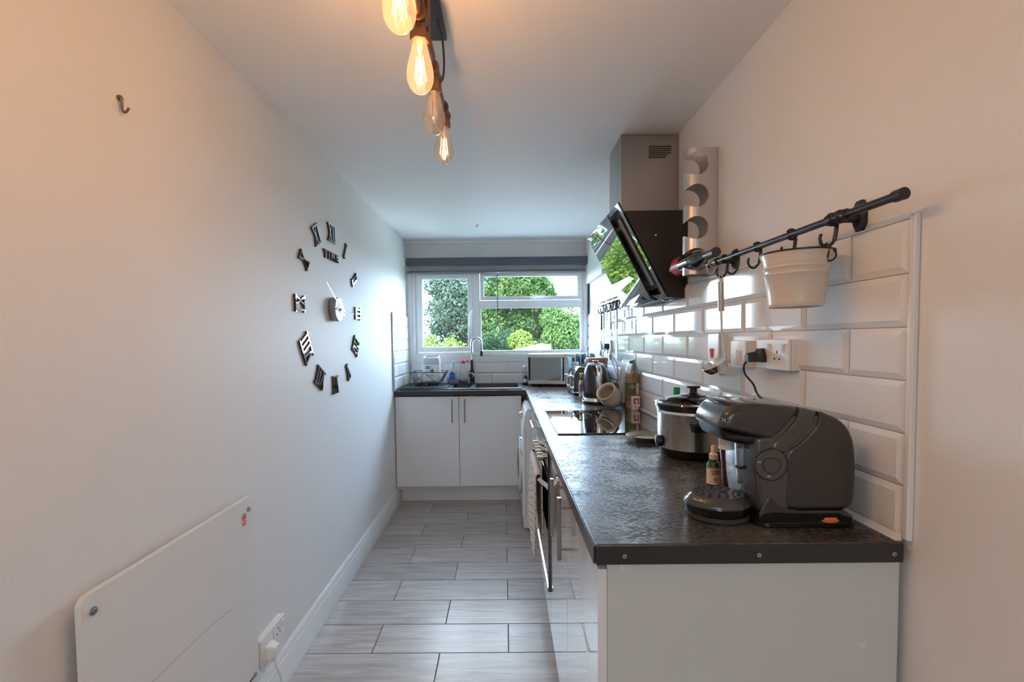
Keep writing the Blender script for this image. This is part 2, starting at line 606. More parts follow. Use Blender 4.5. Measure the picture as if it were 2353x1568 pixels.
tile_field(wall_l, 3.70, YB - 0.004, 6, 1.604, 4.014, 3.855,
           lambda a, z: axes((XL + 0.0035, a, z), (0, 1, 0), (0, 0, 1), (1, 0, 0)))
struct('tile_edging', MB().box(XL, XL + 0.012, 3.684, 3.70, ZW + 0.002, 1.608), mat('grey_metal_trim', (0.35, 0.36, 0.37), 0.35, 0.8), wall_l)
struct('tile_grout', MB().box(XL, XW, YB - 0.004, YB, ZW + 0.002, 1.166), M_GROUT, wall_b)
tile_field(wall_b, XL + 0.012, XR, 2, 1.164, 0.19, 0.034,
           lambda a, z: axes((a, YB - 0.0035, z), (1, 0, 0), (0, 0, 1), (0, -1, 0)))

# baseboard with a moulded top, along the long wall
prof = [(0, 0), (0.018, 0), (0.018, 0.095), (0.016, 0.100), (0.016, 0.106), (0.012, 0.112), (0.012, 0.128), (0.008, 0.136), (0.003, 0.142), (0, 0.142)]
struct('baseboard_left', MB().prism([(XL + x, z) for x, z in prof], 'y', YF, 3.86), M_PAINT)
struct('trim_1', MB().box(XL, XW, YB - 0.02, YB, 2.280, ZC), M_CEIL)

def frame_mb(mb, x0, x1, z0, z1, w, y0, y1, bevel=0.0):
    """A mitred rectangular frame of bar width w."""
    ws = w if isinstance(w, tuple) else (w, w, w, w)   # sides x0, x1, z0, z1
    o = [(x0, z0), (x1, z0), (x1, z1), (x0, z1)]
    i = [(x0 + ws[0], z0 + ws[2]), (x1 - ws[1], z0 + ws[2]), (x1 - ws[1], z1 - ws[3]), (x0 + ws[0], z1 - ws[3])]
    rings = []
    for k in range(4):
        rings.append([(o[k][0], y0, o[k][1]), (o[k][0], y1, o[k][1]), (i[k][0], y1, i[k][1]), (i[k][0], y0, i[k][1])])
    mb.loft(rings, closed=True)
    return mb

# window architrave: stepped timber moulding
ar = MB()
frame_mb(ar, -0.904, 0.800, 1.166, 2.135, 0.030, YB - 0.016, YB + 0.001)
frame_mb(ar, -0.874, 0.778, 1.193, 2.10, 0.016, YB - 0.022, YB + 0.001)
frame_mb(ar, -0.858, 0.772, 1.210, 2.09, 0.020, YB - 0.012, YB + 0.001)
frame_mb(ar, -0.838, 0.768, 1.228, 2.07, 0.012, YB - 0.020, YB + 0.10)
struct('trim_2', ar, M_PAINT)
struct('trim_3', MB().box(0.795, 0.8075, 4.275, 4.29, 1.16, 1.885), M_WOOD)
bx = MB().box(0.778, XW, 3.615, YB, 1.888, ZC, 0.002)
struct('trim_4', bx, M_WALL)

YWN = YB - 0.004     # window face plane
win = struct('window_1', frame_mb(MB(), -0.826, 0.756, 1.240, 2.055, (0.022, 0.022, 0.022, 0.055), YWN, YWN + 0.07), M_UPVC)
bev(struct('mullion', MB().box(-0.288, -0.220, YWN - 0.004, YWN + 0.07, 1.262, 2.0), M_UPVC, win), 0.004)
bev(struct('transom', MB().box(-0.220, 0.738, YWN - 0.004, YWN + 0.07, 1.684, 1.744), M_UPVC, win), 0.004)
def sash(x0, x1, z0, z1, w, y0=YWN - 0.010, name='sash'):
    s_ = struct(name, frame_mb(MB(), x0, x1, z0, z1, w, y0, YWN + 0.05), M_UPVC, win)
    bev(s_, 0.005)
    struct('gasket', frame_mb(MB(), x0 + w - 0.001, x1 - w + 0.001, z0 + w - 0.001, z1 - w + 0.001, 0.003, y0 + 0.006, y0 + 0.03), mat('grey_gasket', (0.25, 0.27, 0.28), 0.6), s_)
    struct('pane', MB().box(x0 + w, x1 - w, y0 + 0.024, y0 + 0.028, z0 + w, z1 - w), M_PANE, s_)
    return s_
sash(-0.806, -0.290, 1.268, 1.998, 0.044)
sash(-0.214, 0.734, 1.748, 2.004, 0.034)
s3 = sash(-0.222, 0.740, 1.262, 1.686, 0.012, YWN - 0.002, 'glazing_bead')
# handles
hd = MB()
hd.box(-0.298, -0.280, YWN - 0.020, YWN - 0.009, 1.598, 1.672, 0.004)
hd.tube(smooth_curve([(-0.289, YWN - 0.018, 1.648), (-0.292, YWN - 0.038, 1.640), (-0.303, YWN - 0.045, 1.61), (-0.310, YWN - 0.045, 1.56), (-0.311, YWN - 0.045, 1.505)], 5), [0.009] * 10 + [0.008] * 11, 8)
struct('handle', hd, mat('white_handle', (0.82, 0.82, 0.8), 0.2), win)
hd = MB()
hd.box(0.222, 0.300, YWN - 0.020, YWN - 0.009, 1.755, 1.770, 0.004)
hd.tube(smooth_curve([(0.262, YWN - 0.018, 1.764), (0.270, YWN - 0.036, 1.766), (0.295, YWN - 0.045, 1.780), (0.34, YWN - 0.045, 1.787), (0.392, YWN - 0.045, 1.786)], 5), 0.008, 8)
struct('handle', hd, mat('white_handle'), win)

# roller blind
rb = thing('roller_blind', 'dark grey roller blind rolled up above the window', 'blind', (-0.05, 4.27, 2.10))
ob('cassette', MB().box(-0.902, 0.782, 4.205, YB - 0.005, 2.066, 2.134, 0.006), mat('slate_grey_fabric', srgb(78, 86, 96), 0.55, bump=0.08, bscale=600), rb)
for x in (-0.903, 0.786):
    ob('bracket', MB().box(x - 0.006, x + 0.010, 4.20, YB - 0.004, 2.058, 2.138, 0.003), M_WPL, rb, label='white end bracket')
ob('fabric', MB().box(-0.870, 0.760, 4.262, 4.264, 2.02, 2.075), mat('pale_blind_back', (0.42, 0.41, 0.39), 0.8), rb)
ob('bottom_bar', MB().box(-0.890, 0.768, 4.243, 4.268, 2.000, 2.020, 0.005), mat('slate_grey_bar', srgb(100, 106, 114), 0.4), rb)
pc = ob('pull_cord', MB().tube([(-0.052, 4.235, 2.0), (-0.052, 4.234, 1.8), (-0.0525, 4.234, 1.50)], 0.003, 6), mat('dark_cord', (0.03, 0.03, 0.03), 0.7), rb)
ob('cord_clip', MB().lathe([(0, 0), (0.017, 0.002), (0.012, 0.008), (0, 0.010)], (-0.052, 4.245, 1.992), 12), M_WPL, rb)
ob('toggle', MB().lathe([(0, 0), (0.007, 0.002), (0.010, 0.03), (0.008, 0.05), (0.003, 0.062), (0, 0.063)], (-0.0525, 4.234, 1.44), 10), mat('clear_toggle', (0.55, 0.5, 0.5), 0.15), pc)

ob('ceiling_hook', MB().tube([(-0.2, 3.70, 2.304), (-0.2, 3.70, 2.292), (-0.206, 3.70, 2.284), (-0.212, 3.70, 2.29)], 0.0025, 6), M_BLKMET, None, (-0.2, 3.70, 2.304))
tag(bpy.data.objects['ceiling_hook'], 'tiny dark cup hook screwed into the ceiling near the window', 'hook')

# ------------------------------------------------------------------ base units
XF = 0.186           # door faces of the long run
def bar_handle(parent, p0, p1, back, r=0.0065, inset=0.03, mm=None):
    """Bar handle: round bar from p0 to p1 with two posts reaching along vector back."""
    p0, p1, back = Vector(p0), Vector(p1), Vector(back)
    d = (p1 - p0).normalized()
    mb = MB().cyl(p0, p1, r, n=14)
    for p in (p0 + d * inset, p1 - d * inset):
        mb.cyl(p, p + back, r * 0.62, n=10)
    return ob('handle', mb, mm or mat('dark_brushed_steel', (0.34, 0.315, 0.30), 0.3, 1.0), parent, label='brushed steel bar handle')

u = thing('base_cabinet', 'white gloss double-door base unit with grey-white end panel under the worktop end', 'cabinet', (0.5, 1.38, 0))
ob('carcass', MB().box(XF + 0.022, XR - 0.002, 0.923, 1.865, 0.12, 0.918), M_CARC, u)
ob('end_panel', MB().box(XF + 0.019, XR - 0.004, 0.905, 0.922, 0.0, 0.920), M_CARC, u)
ob('plinth', MB().box(XF + 0.05, XF + 0.066, 0.923, 1.865, 0.0, 0.118), M_DOOR, u)
d1 = bev(ob('door', MB().box(XF, XF + 0.0185, 0.904, 1.357, 0.155, 0.908), M_DOOR, u), 0.0015)
d2 = bev(ob('door', MB().box(XF, XF + 0.0185, 1.3605, 1.866, 0.155, 0.908), M_DOOR, u), 0.0015)
bar_handle(d1, (0.151, 1.262, 0.752), (0.151, 1.262, 0.930), (0.036, 0, 0))
bar_handle(d2, (0.151, 1.452, 0.738), (0.151, 1.452, 0.925), (0.036, 0, 0))
for x, z in ((0.236, 0.911), (0.723, 0.745)):
    ob('screw_cap', MB().lathe([(0.0085, 0), (0.008, 0.0018), (0.004, 0.003), (0, 0.0032)], n=16, M=axes((x, 0.9052, z), (1, 0, 0), (0, 0, 1), (0, -1, 0))), mat('grey_white_cap', (0.66, 0.67, 0.66), 0.3), u)

# oven
M_OVG = mat('oven_black_glass', (0.008, 0.008, 0.009), 0.03, spec=0.8, coat=0.6)
ov = thing('built_in_oven', 'black glass built-in oven with three steel knobs under the hob', 'oven', (0.45, 2.18, 0.28))
ob('body', MB().box(XF + 0.03, XR - 0.01, 1.885, 2.465, 0.30, 0.915), M_BLACK, ov)
ob('door', MB().box(XF - 0.008, XF + 0.02, 1.872, 2.475, 0.312, 0.795, 0.002), M_OVG, ov)
ob('control_panel', MB().box(XF - 0.008, XF + 0.02, 1.872, 2.475, 0.799, 0.913, 0.002), M_OVG, ov)
ob('door_trim', MB().box(XF - 0.012, XF - 0.008, 1.874, 2.473, 0.312, 0.330), M_STEEL, ov, label='steel strip along the door foot')
ob('top_trim', MB().box(XF - 0.0095, XF - 0.008, 1.872, 2.475, 0.906, 0.913), M_STEEL, ov)
for y in (2.00, 2.12, 2.24):
    k = ob('knob', MB().cyl((XF - 0.008, y, 0.856), (XF - 0.020, y, 0.856), 0.010, n=16).cyl((XF - 0.018, y, 0.856), (XF - 0.044, y, 0.856), 0.019, 0.018, 20), M_STEEL, ov, label='brushed steel control knob')
hb = MB()
hb.tube([(0.147, 1.93, 0.772), (0.147, 2.42, 0.772)], 0.0075, 12)
for y0, y1 in ((1.93, 1.885), (2.42, 2.465)):
    pts = smooth_curve([(0.147, y0, 0.772), (0.152, (y0 * 2 + y1) / 3, 0.770), (0.168, (y0 + 2 * y1) / 3, 0.762), (XF - 0.008, y1, 0.755)], 5)
    hb.loft([[(p.x, p.y, p.z - 0.011), (p.x + 0.004, p.y, p.z - 0.011), (p.x + 0.004, p.y, p.z + 0.011), (p.x, p.y, p.z + 0.011)] for p in pts])
ob('handle', hb, M_CHROME, ov, label='curved chrome bar handle')
ob('lower_panel', MB().box(XF, XF + 0.018, 1.872, 2.475, 0.155, 0.306), M_DOOR, ov, label='white gloss panel below the oven door')
ob('plinth', MB().box(XF + 0.05, XF + 0.066, 1.870, 2.475, 0.0, 0.150), M_DOOR, ov)

# tea towel folded over the oven handle
def towel_mat():
    m = mat('striped_towelling', srgb(225, 215, 205), 0.9, bump=0.4, bscale=500)
    n, l = m.node_tree.nodes, m.node_tree.links
    b = n['Principled BSDF']
    tc = n.new('ShaderNodeTexCoord')
    sp = n.new('ShaderNodeSeparateXYZ'); l.new(tc.outputs['Object'], sp.inputs[0])
    a = n.new('ShaderNodeMath'); a.operation = 'MULTIPLY'; a.inputs[1].default_value = 28.0
    fr = n.new('ShaderNodeMath'); fr.operation = 'FRACT'
    lt = n.new('ShaderNodeMath'); lt.operation = 'LESS_THAN'; lt.inputs[1].default_value = 0.10
    l.new(sp.outputs['Z'], a.inputs[0]); l.new(a.outputs[0], fr.inputs[0]); l.new(fr.outputs[0], lt.inputs[0])
    mx = n.new('ShaderNodeMix'); mx.data_type = 'RGBA'
    mx.inputs['A'].default_value = (*srgb(216, 203, 192), 1); mx.inputs['B'].default_value = (*srgb(96, 84, 80), 1)
    l.new(lt.outputs[0], mx.inputs['Factor']); l.new(mx.outputs['Result'], b.inputs['Base Color'])
    return m
M_TOWEL = towel_mat()
tw = MB()
rows = []
for i in range(19):
    y = 1.955 + 0.40 * i / 18
    wv = 0.004 * math.sin(i * 1.3) + 0.003 * math.sin(i * 2.9 + 1)
    path = []
    lo_f = 0.395 + 0.05 * (i / 18) + 0.012 * math.sin(i * 0.8)
    for k in range(14):
        z = lo_f + (0.772 - lo_f) * k / 13
        path.append((0.132 - 0.008 * (1 - k / 13) + wv * (1 - 0.5 * k / 13), y, z))
    for k in range(1, 7):
        a = PI - PI * k / 7
        path.append((0.147 + 0.013 * math.cos(a), y, 0.776 + 0.013 * math.sin(a)))
    for k in range(14):
        z = 0.772 - (0.772 - 0.50) * k / 13
        path.append((0.160 + 0.002 * k / 13 + wv * 0.4, y, z))
    rows.append(path)
tw.sheet(rows)
to = ob('tea_towel', tw, M_TOWEL, None, (0.147, 2.15, 0.77))
md = to.modifiers.new('thick', 'SOLIDIFY'); md.thickness = 0.007; md.offset = 0
md = to.modifiers.new('soft', 'SUBSURF'); md.levels = 1; md.render_levels = 1
tag(to, 'cream striped tea towel folded over the oven handle', 'towel')

# narrow unit between oven and washing machine
u2 = thing('base_cabinet', 'narrow white base unit between the oven and the washing machine', 'cabinet', (0.5, 2.82, 0))
ob('carcass', MB().box(XF + 0.02, XR - 0.01, 2.484, 3.17, 0.12, 0.918), M_CARC, u2)
ob('plinth', MB().box(XF + 0.05, XF + 0.066, 2.48, 3.17, 0, 0.118), M_DOOR, u2)
d = bev(ob('drawer', MB().box(XF, XF + 0.018, 2.482, 3.17, 0.765, 0.908), M_DOOR, u2), 0.0015)
bar_handle(d, (0.160, 2.52, 0.878), (0.160, 2.76, 0.878), (0.027, 0, 0), mm=mat('pale_steel', (0.7, 0.7, 0.7), 0.3, 0.8))
bev(ob('door', MB().box(XF, XF + 0.018, 2.482, 3.17, 0.155, 0.761), M_DOOR, u2), 0.0015)

# washing machine
M_WM = mat('white_enamel', (0.80, 0.80, 0.80), 0.2)
wm = thing('washing_machine', 'white front-loading washing machine tucked under the worktop corner', 'appliance', (0.42, 3.47, 0))
ob('body', MB().box(0.150, 0.72, 3.215, 3.722, 0.02, 0.862, 0.006), M_WM, wm)
ob('lid', MB().box(0.160, 0.72, 3.213, 3.722, 0.862, 0.884, 0.006), M_WM, wm)
ob('side_panel', MB().box(0.180, 0.70, 3.211, 3.216, 0.10, 0.835), mat('white_enamel'), wm)
ob('control_panel', MB().prism([(0.150, 0.735), (0.128, 0.735), (0.150, 0.862), (0.165, 0.872), (0.165, 0.735)], 'y', 3.213, 3.722), M_WM, wm)
ob('front_panel', MB().box(0.126, 0.151, 3.213, 3.722, 0.105, 0.732, 0.008), M_WM, wm)
ob('kick_panel', MB().box(0.132, 0.16, 3.213, 3.722, 0.02, 0.101, 0.005), M_WM, wm)
kb = MB()
kb.cyl((0.142, 3.44, 0.80), (0.118, 3.44, 0.795), 0.032, 0.028, 20)
ob('programme_knob', kb, M_CHROME, wm, label='chrome programme dial')
for y in (3.54, 3.58, 3.62):
    ob('button', MB().cyl((0.142, y, 0.80), (0.130, y, 0.797), 0.010, n=12), M_CHROME, wm)
pw = MB()
Mp = axes((0.127, 3.455, 0.43), (0, -1, 0), (0, 0, 1), (-1, 0, 0))
pw.lathe([(0.215, 0.0), (0.213, 0.018), (0.195, 0.024), (0.165, 0.022), (0.150, 0.010), (0.145, 0.0)], n=36, M=Mp)
pd = ob('porthole_door', pw, M_WM, wm)
ob('porthole_glass', MB().lathe([(0.150, 0.012), (0.10, 0.030), (0, 0.034)], n=30, M=Mp), mat('smoked_glass', (0.03, 0.03, 0.035), 0.05, coat=0.5), pd)
ob('door_rim', MB().lathe([(0.225, 0.0), (0.222, 0.012), (0.212, 0.014)], n=36, M=Mp), M_CHROME, pd)

# sink unit
sk = thing('base_cabinet', 'white double-door sink unit beneath the window', 'cabinet', (-0.38, 4.0, 0))
YD = 3.735
ob('carcass', MB().box(XL + 0.003, 0.142, YD + 0.02, YB - 0.02, 0.135, 0.775), M_CARC, sk)
ob('plinth', MB().box(XL + 0.019, 0.140, 3.862, 3.878, 0.0, 0.160), M_DOOR, sk)
MSAT = mat('white_satin_door', (0.80, 0.80, 0.80), 0.18, coat=0.2)
da = bev(ob('door', MB().box(XL + 0.006, -0.3765, YD, YD + 0.018, 0.163, 0.912), MSAT, sk), 0.0015)
db = bev(ob('door', MB().box(-0.3725, 0.141, YD, YD + 0.018, 0.163, 0.912), MSAT, sk), 0.0015)
bar_handle(da, (-0.428, 3.703, 0.700), (-0.428, 3.703, 0.893), (0, 0.033, 0), 0.006)
bar_handle(db, (-0.325, 3.703, 0.700), (-0.325, 3.703, 0.893), (0, 0.033, 0), 0.006)
ob('filler', MB().box(0.143, 0.188, YD + 0.012, YD + 0.03, 0.885, 0.921), M_BLACK, sk, label='dark gap filler beside the washing machine')

# ------------------------------------------------------------------ worktops
ZB = ZW - 0.040
wt = bev(ob('worktop', MB().box(0.178, XR - 0.001, 0.897, 3.709, ZB, ZW), M_TOP, None, (0.49, 2.3, ZB)), 0.005, 3)
tag(wt, 'long dark mottled worktop carrying the hob and the coffee machine', 'worktop')
bev(ob('edge_strip', MB().box(0.180, XR - 0.006, 0.893, 0.8975, ZB + 0.001, ZW - 0.001), M_EDGE, wt, label='plain dark end strip fixed with three screws'), 0.0012)
bev(ob('front_edge', MB().box(0.1755, 0.1785, 0.897, 3.709, ZB + 0.001, ZW - 0.003), mat('front_edge_laminate', (0.06, 0.06, 0.062), 0.2), wt), 0.001)
M_SCREW = mat('screw_steel', (0.62, 0.55, 0.46), 0.3, 1.0)
for x in (0.237, 0.505, 0.773):
    sc_ = MB().lathe([(0.0045, 0), (0.0042, 0.0012), (0, 0.0016)], n=14, M=axes((x, 0.893, 0.940), (1, 0, 0), (0, 0, 1), (0, -1, 0)))
    s_ = ob('screw', sc_, M_SCREW, wt)
    ob('screw_slot', MB().box(x - 0.0022, x + 0.0022, 0.8911, 0.8916, 0.9396, 0.9404).box(x - 0.0004, x + 0.0004, 0.8911, 0.8916, 0.9378, 0.9422), M_DARK, s_)
bk = MB()
HX0, HX1, HY0, HY1 = -0.462, 0.134, 3.835, 4.262
bk.box(XL + 0.001, XR - 0.001, 3.712, HY0, ZB, ZW)
bk.box(XL + 0.001, HX0, HY0, HY1, ZB, ZW)
bk.box(HX1, XR - 0.001, HY0, HY1, ZB, ZW)
bk.box(XL + 0.001, XR - 0.001, HY1, YB - 0.002, ZB, ZW)
wt2 = ob('worktop', bk, M_TOP, None, (-0.05, 4.0, ZB))
tag(wt2, 'dark mottled worktop under the window holding the black sink', 'worktop')
bev(ob('front_edge', MB().box(XL + 0.001, 0.176, 3.7085, 3.712, ZB + 0.001, ZW - 0.003), M_EDGE, wt2), 0.001)
ob('joint_strip', MB().box(0.180, XR - 0.004, 3.7085, 3.7125, ZW - 0.002, ZW + 0.0012), mat('grey_joint_strip', (0.12, 0.125, 0.13), 0.3, 0.5), wt2)

# sink
M_SINK = mat('black_composite', (0.02, 0.02, 0.022), 0.34, bump=0.15, bscale=500, spec=0.6)
sn = thing('kitchen_sink', 'black composite one and a half bowl sink with drainer', 'sink', (-0.36, 4.03, ZW))
xs = [-0.868, -0.447, -0.290, -0.252, 0.122, 0.149]
ys = [3.762, 3.852, 4.200, 4.262]
rim = MB()
for i in range(5):
    for j in range(3):
        if j == 1 and i in (1, 3): continue
        rim.box(xs[i], xs[i + 1], ys[j], ys[j + 1], ZW + 0.0005, ZW + 0.010)
bmesh.ops.remove_doubles(rim.b, verts=rim.b.verts, dist=1e-5)
inner = [f for f in rim.b.faces if all(len(e.link_faces) > 2 for e in f.edges) and abs(f.normal.z) < 0.5]
bev(ob('rim', rim, M_SINK, sn), 0.0025, 2)
for i, dep in ((1, 0.11), (3, 0.165)):
    x0, x1, y0, y1 = xs[i], xs[i + 1], ys[1], ys[2]
    bw = MB()
    rings = []
    for z, ins, rr in ((ZW + 0.008, -0.001, 0.012), (ZW - 0.01, 0.002, 0.02), (ZW - dep + 0.03, 0.010, 0.03), (ZW - dep + 0.006, 0.02, 0.035), (ZW - dep, 0.045, 0.03)):
        rings.append(rrect((x0 + x1) / 2, (y0 + y1) / 2, x1 - x0 - 2 * ins, y1 - y0 - 2 * ins, rr, z))
    bw.loft(rings, cap0=False)
    b_ = ob('bowl', bw, M_SINK, sn)
    ob('waste', MB().lathe([(0.035, 0.001), (0.03, 0.003), (0, 0.002)], ((x0 + x1) / 2, (y0 + y1) / 2, ZW - dep), 20), M_CHROME, b_)
for k in range(7):
    ob('drainer_rib', MB().box(-0.83 + 0.05 * k, -0.815 + 0.05 * k, 3.80, 4.22, ZW + 0.010, ZW + 0.013, 0.001), M_SINK, sn)

# tap
tp = thing('kitchen_tap', 'black and chrome spring-neck mixer tap behind the sink', 'tap', (-0.297, 4.245, ZW + 0.01))
TY = 4.234
ob('base', MB().lathe([(0.026, 0), (0.026, 0.004), (0.022, 0.008), (0.022, 0.122), (0.018, 0.128), (0, 0.128)], (-0.297, TY, ZW + 0.010), 24), M_BLKMET, tp)
ob('lever_hub', MB().cyl((-0.304, TY - 0.018, 1.047), (-0.304, TY - 0.042, 1.047), 0.021, n=20), M_BLKMET, tp)
ob('lever_collar', MB().cyl((-0.300, TY - 0.012, 1.051), (-0.300, TY - 0.026, 1.051), 0.023, n=20), M_CHROME, tp)
ob('stem', MB().cyl((-0.297, TY, 1.09), (-0.297, TY, 1.190), 0.0125, n=16), M_BLKMET, tp)
ob('chrome_stem', MB().cyl((-0.297, TY, 1.188), (-0.297, TY, 1.25), 0.0105, n=16), M_CHROME, tp)
arch = [Vector((-0.297, TY, 1.23)), Vector((-0.297, TY, 1.28)), Vector((-0.297, TY, 1.335))]
for k in range(1, 16):
    a = PI - PI * k / 16
    arch.append(Vector((-0.252 + 0.045 * math.cos(a), TY - 0.02 * k / 16, 1.345 + 0.048 * math.sin(a))))
arch += [Vector((-0.207, TY - 0.02, 1.33)), Vector((-0.206, TY - 0.02, 1.295)), Vector((-0.206, TY - 0.02, 1.265))]
ob('hose', MB().tube(arch, 0.0065, 10), M_BLKMET, tp)
L = [0.0]
for a, b in zip(arch, arch[1:]): L.append(L[-1] + (b - a).length)
coil = []
turns = 34
for k in range(turns * 8 + 1):
    s_ = L[-1] * k / (turns * 8)
    i = max(j for j in range(len(L)) if L[j] <= s_ + 1e-9)
    i = min(i, len(arch) - 2)
    t = (s_ - L[i]) / max(L[i + 1] - L[i], 1e-6)
    p = arch[i].lerp(arch[i + 1], t)
    T = (arch[i + 1] - arch[i]).normalized()
    N = Vector((0, 1, 0)); B = T.cross(N).normalized()
    a = 2 * PI * k / 8
    coil.append(p + N * 0.0105 * math.cos(a) + B * 0.0105 * math.sin(a))
ob('spring', MB().tube(coil, 0.0021, 5), M_CHROME, tp)
ob('nozzle', MB().cyl((-0.206, TY - 0.02, 1.272), (-0.206, TY - 0.02, 1.226), 0.0135, 0.0125, 16), M_BLKMET, tp)

# draining mat
mt = MB()
mt.box(-0.872, -0.482, 3.80, 4.225, ZW + 0.0135, ZW + 0.0185, 0.002)
dm = ob('draining_mat', mt, mat('grey_silicone', srgb(66, 74, 78), 0.4), None, (-0.675, 4.0, ZW + 0.0135))
tag(dm, 'ribbed dark grey silicone draining mat on the sink drainer', 'mat')
rbm = MB()
for k in range(34):
    x = -0.862 + 0.0112 * k
    rbm.box(x, x + 0.0045, 3.812, 4.215, ZW + 0.0183, ZW + 0.0215)
ob('ribbing', rbm, mat('grey_silicone'), dm)['kind'] = 'stuff'

# dish rack
M_WIRE = mat('black_wire', (0.012, 0.013, 0.016), 0.4)
dr = thing('dish_rack', 'black wire dish rack with grey side panels on the draining mat', 'dish rack', (-0.67, 4.02, ZW + 0.02))
zb_, zm_, zt_ = ZW + 0.024, 1.008, 1.098
y0, y1 = 3.93, 4.17
def rect(x0, x1, ya, yb, z): return [(x0, ya, z), (x1, ya, z), (x1, yb, z), (x0, yb, z)]
ob('top_rail', MB().tube(rect(-0.818, -0.512, y0, y1, zt_), 0.003, 6, True), M_WIRE, dr)
ob('middle_rail', MB().tube(rect(-0.785, -0.555, y0, y1, zm_), 0.0025, 6, True), M_WIRE, dr)
ob('base_rail', MB().tube(rect(-0.765, -0.572, y0, y1, zb_), 0.0025, 6, True), M_WIRE, dr)
for y in (y0, y1):
    ob('zigzag_wire', MB().tube([(-0.818, y, zt_), (-0.762, y, zb_)], 0.0025, 6).tube([(-0.768, y, zm_), (-0.69, y, zt_), (-0.585, y, zm_)], 0.0025, 6).tube([(-0.512, y, zt_), (-0.572, y, zb_)], 0.0025, 6), M_WIRE, dr)
M_FELT = mat('charcoal_panel', srgb(72, 78, 84), 0.6)
for sx_, x0 in ((-1, -0.818), (1, -0.512)):
    mb = MB()
    xa, xb = x0, x0 - sx_ * 0.038
    mb.loft([[(xa, y, zt_ + 0.004), (xa - sx_ * 0.003, y, zt_ + 0.004), (xb - sx_ * 0.003, y, zm_ + 0.006), (xb, y, zm_ + 0.006)] for y in (3.965, 4.135)])
    ob('side_panel', mb, M_FELT, dr)
for k in range(9):
    x = -0.755 + 0.021 * k
    ob('rack_wire', MB().tube([(x, y0, zm_), (x, y1, zm_)], 0.0018, 5), M_WIRE, dr)
gt = ob('drip_tray', MB().box(-0.775, -0.565, 3.94, 4.16, zm_ + 0.003, zm_ + 0.007, 0.001), M_FELT, dr)
ob('spout', MB().box(-0.687, -0.655, 3.895, 3.99, 0.990, 1.000, 0.002), M_FELT, dr)

# caddy
cd = thing('sink_caddy', 'white plastic sink caddy with grey rim standing in the dish rack', 'container', (-0.645, 4.06, zm_ + 0.008))
M_CADG = mat('pale_grey_plastic', srgb(190, 192, 192), 0.35)
cb_ = MB()
cb_.loft([rrect(-0.645, 4.06, w, dd, 0.02, z) for w, dd, z in ((0.148, 0.105, zm_ + 0.008), (0.152, 0.11, zm_ + 0.016), (0.156, 0.114, 1.165))], cap1=False)
ob('body', cb_, M_WPL, cd)
rg = MB()
rr_ = [(0.154, 0.112, 1.160), (0.160, 0.118, 1.168), (0.152, 0.112, 1.21), (0.142, 0.104, 1.238), (0.128, 0.09, 1.240), (0.120, 0.082, 1.232), (0.126, 0.088, 1.17)]
rings = []
for w, dd, z in rr_:
    rg_ = []
    for (x, y, zz) in rrect(-0.645, 4.06, w, dd, 0.022, z, 6):
        fr_ = (y < 4.06 - dd * 0.25) and abs(x + 0.645) < 0.040 and z > 1.2
        rg_.append((x, y, zz - (0.026 if fr_ else 0.0) - (4.06 + dd / 2 - y) * 0.16 * (1 if z > 1.2 else 0)))
    rings.append(rg_)
rg.loft(rings, cap0=False, cap1=False)
ob('rim', rg, M_CADG, cd, label='pale grey rim with a front notch')
YL = 4.06 - 0.0585
M_BLUE = mat('label_blue', srgb(20, 130, 200), 0.5)
M_NAVY = mat('label_navy', srgb(30, 45, 90), 0.5)
FR = lambda x, y, z: axes((x, y, z), (1, 0, 0), (0, 0, 1), (0, -1, 0))
ob('label', MB().box(-0.690, -0.653, YL, YL + 0.003, 1.124, 1.150), M_BLUE, cd)
text('label_lettering', 'tidy', 0.016, FR(-0.6715, YL - 0.0004, 1.137), M_WPL, cd)
ob('label_picture', MB().box(-0.645, -0.620, YL, YL + 0.003, 1.098, 1.116).box(-0.640, -0.638, YL, YL + 0.003, 1.11, 1.148).box(-0.630, -0.626, YL, YL + 0.003, 1.11, 1.13), mat('label_grey', (0.12, 0.11, 0.10), 0.6), cd)
ob('label_text_lines', MB().box(-0.690, -0.655, YL, YL + 0.003, 1.108, 1.111).box(-0.690, -0.652, YL, YL + 0.003, 1.100, 1.103).box(-0.690, -0.656, YL, YL + 0.003, 1.092, 1.095), mat('label_pale_blue', srgb(150, 180, 205), 0.6), cd)
text('label_lettering', 'SINK TIDY', 0.018, FR(-0.652, YL - 0.0012, 1.066), M_NAVY, cd, sx=0.9)

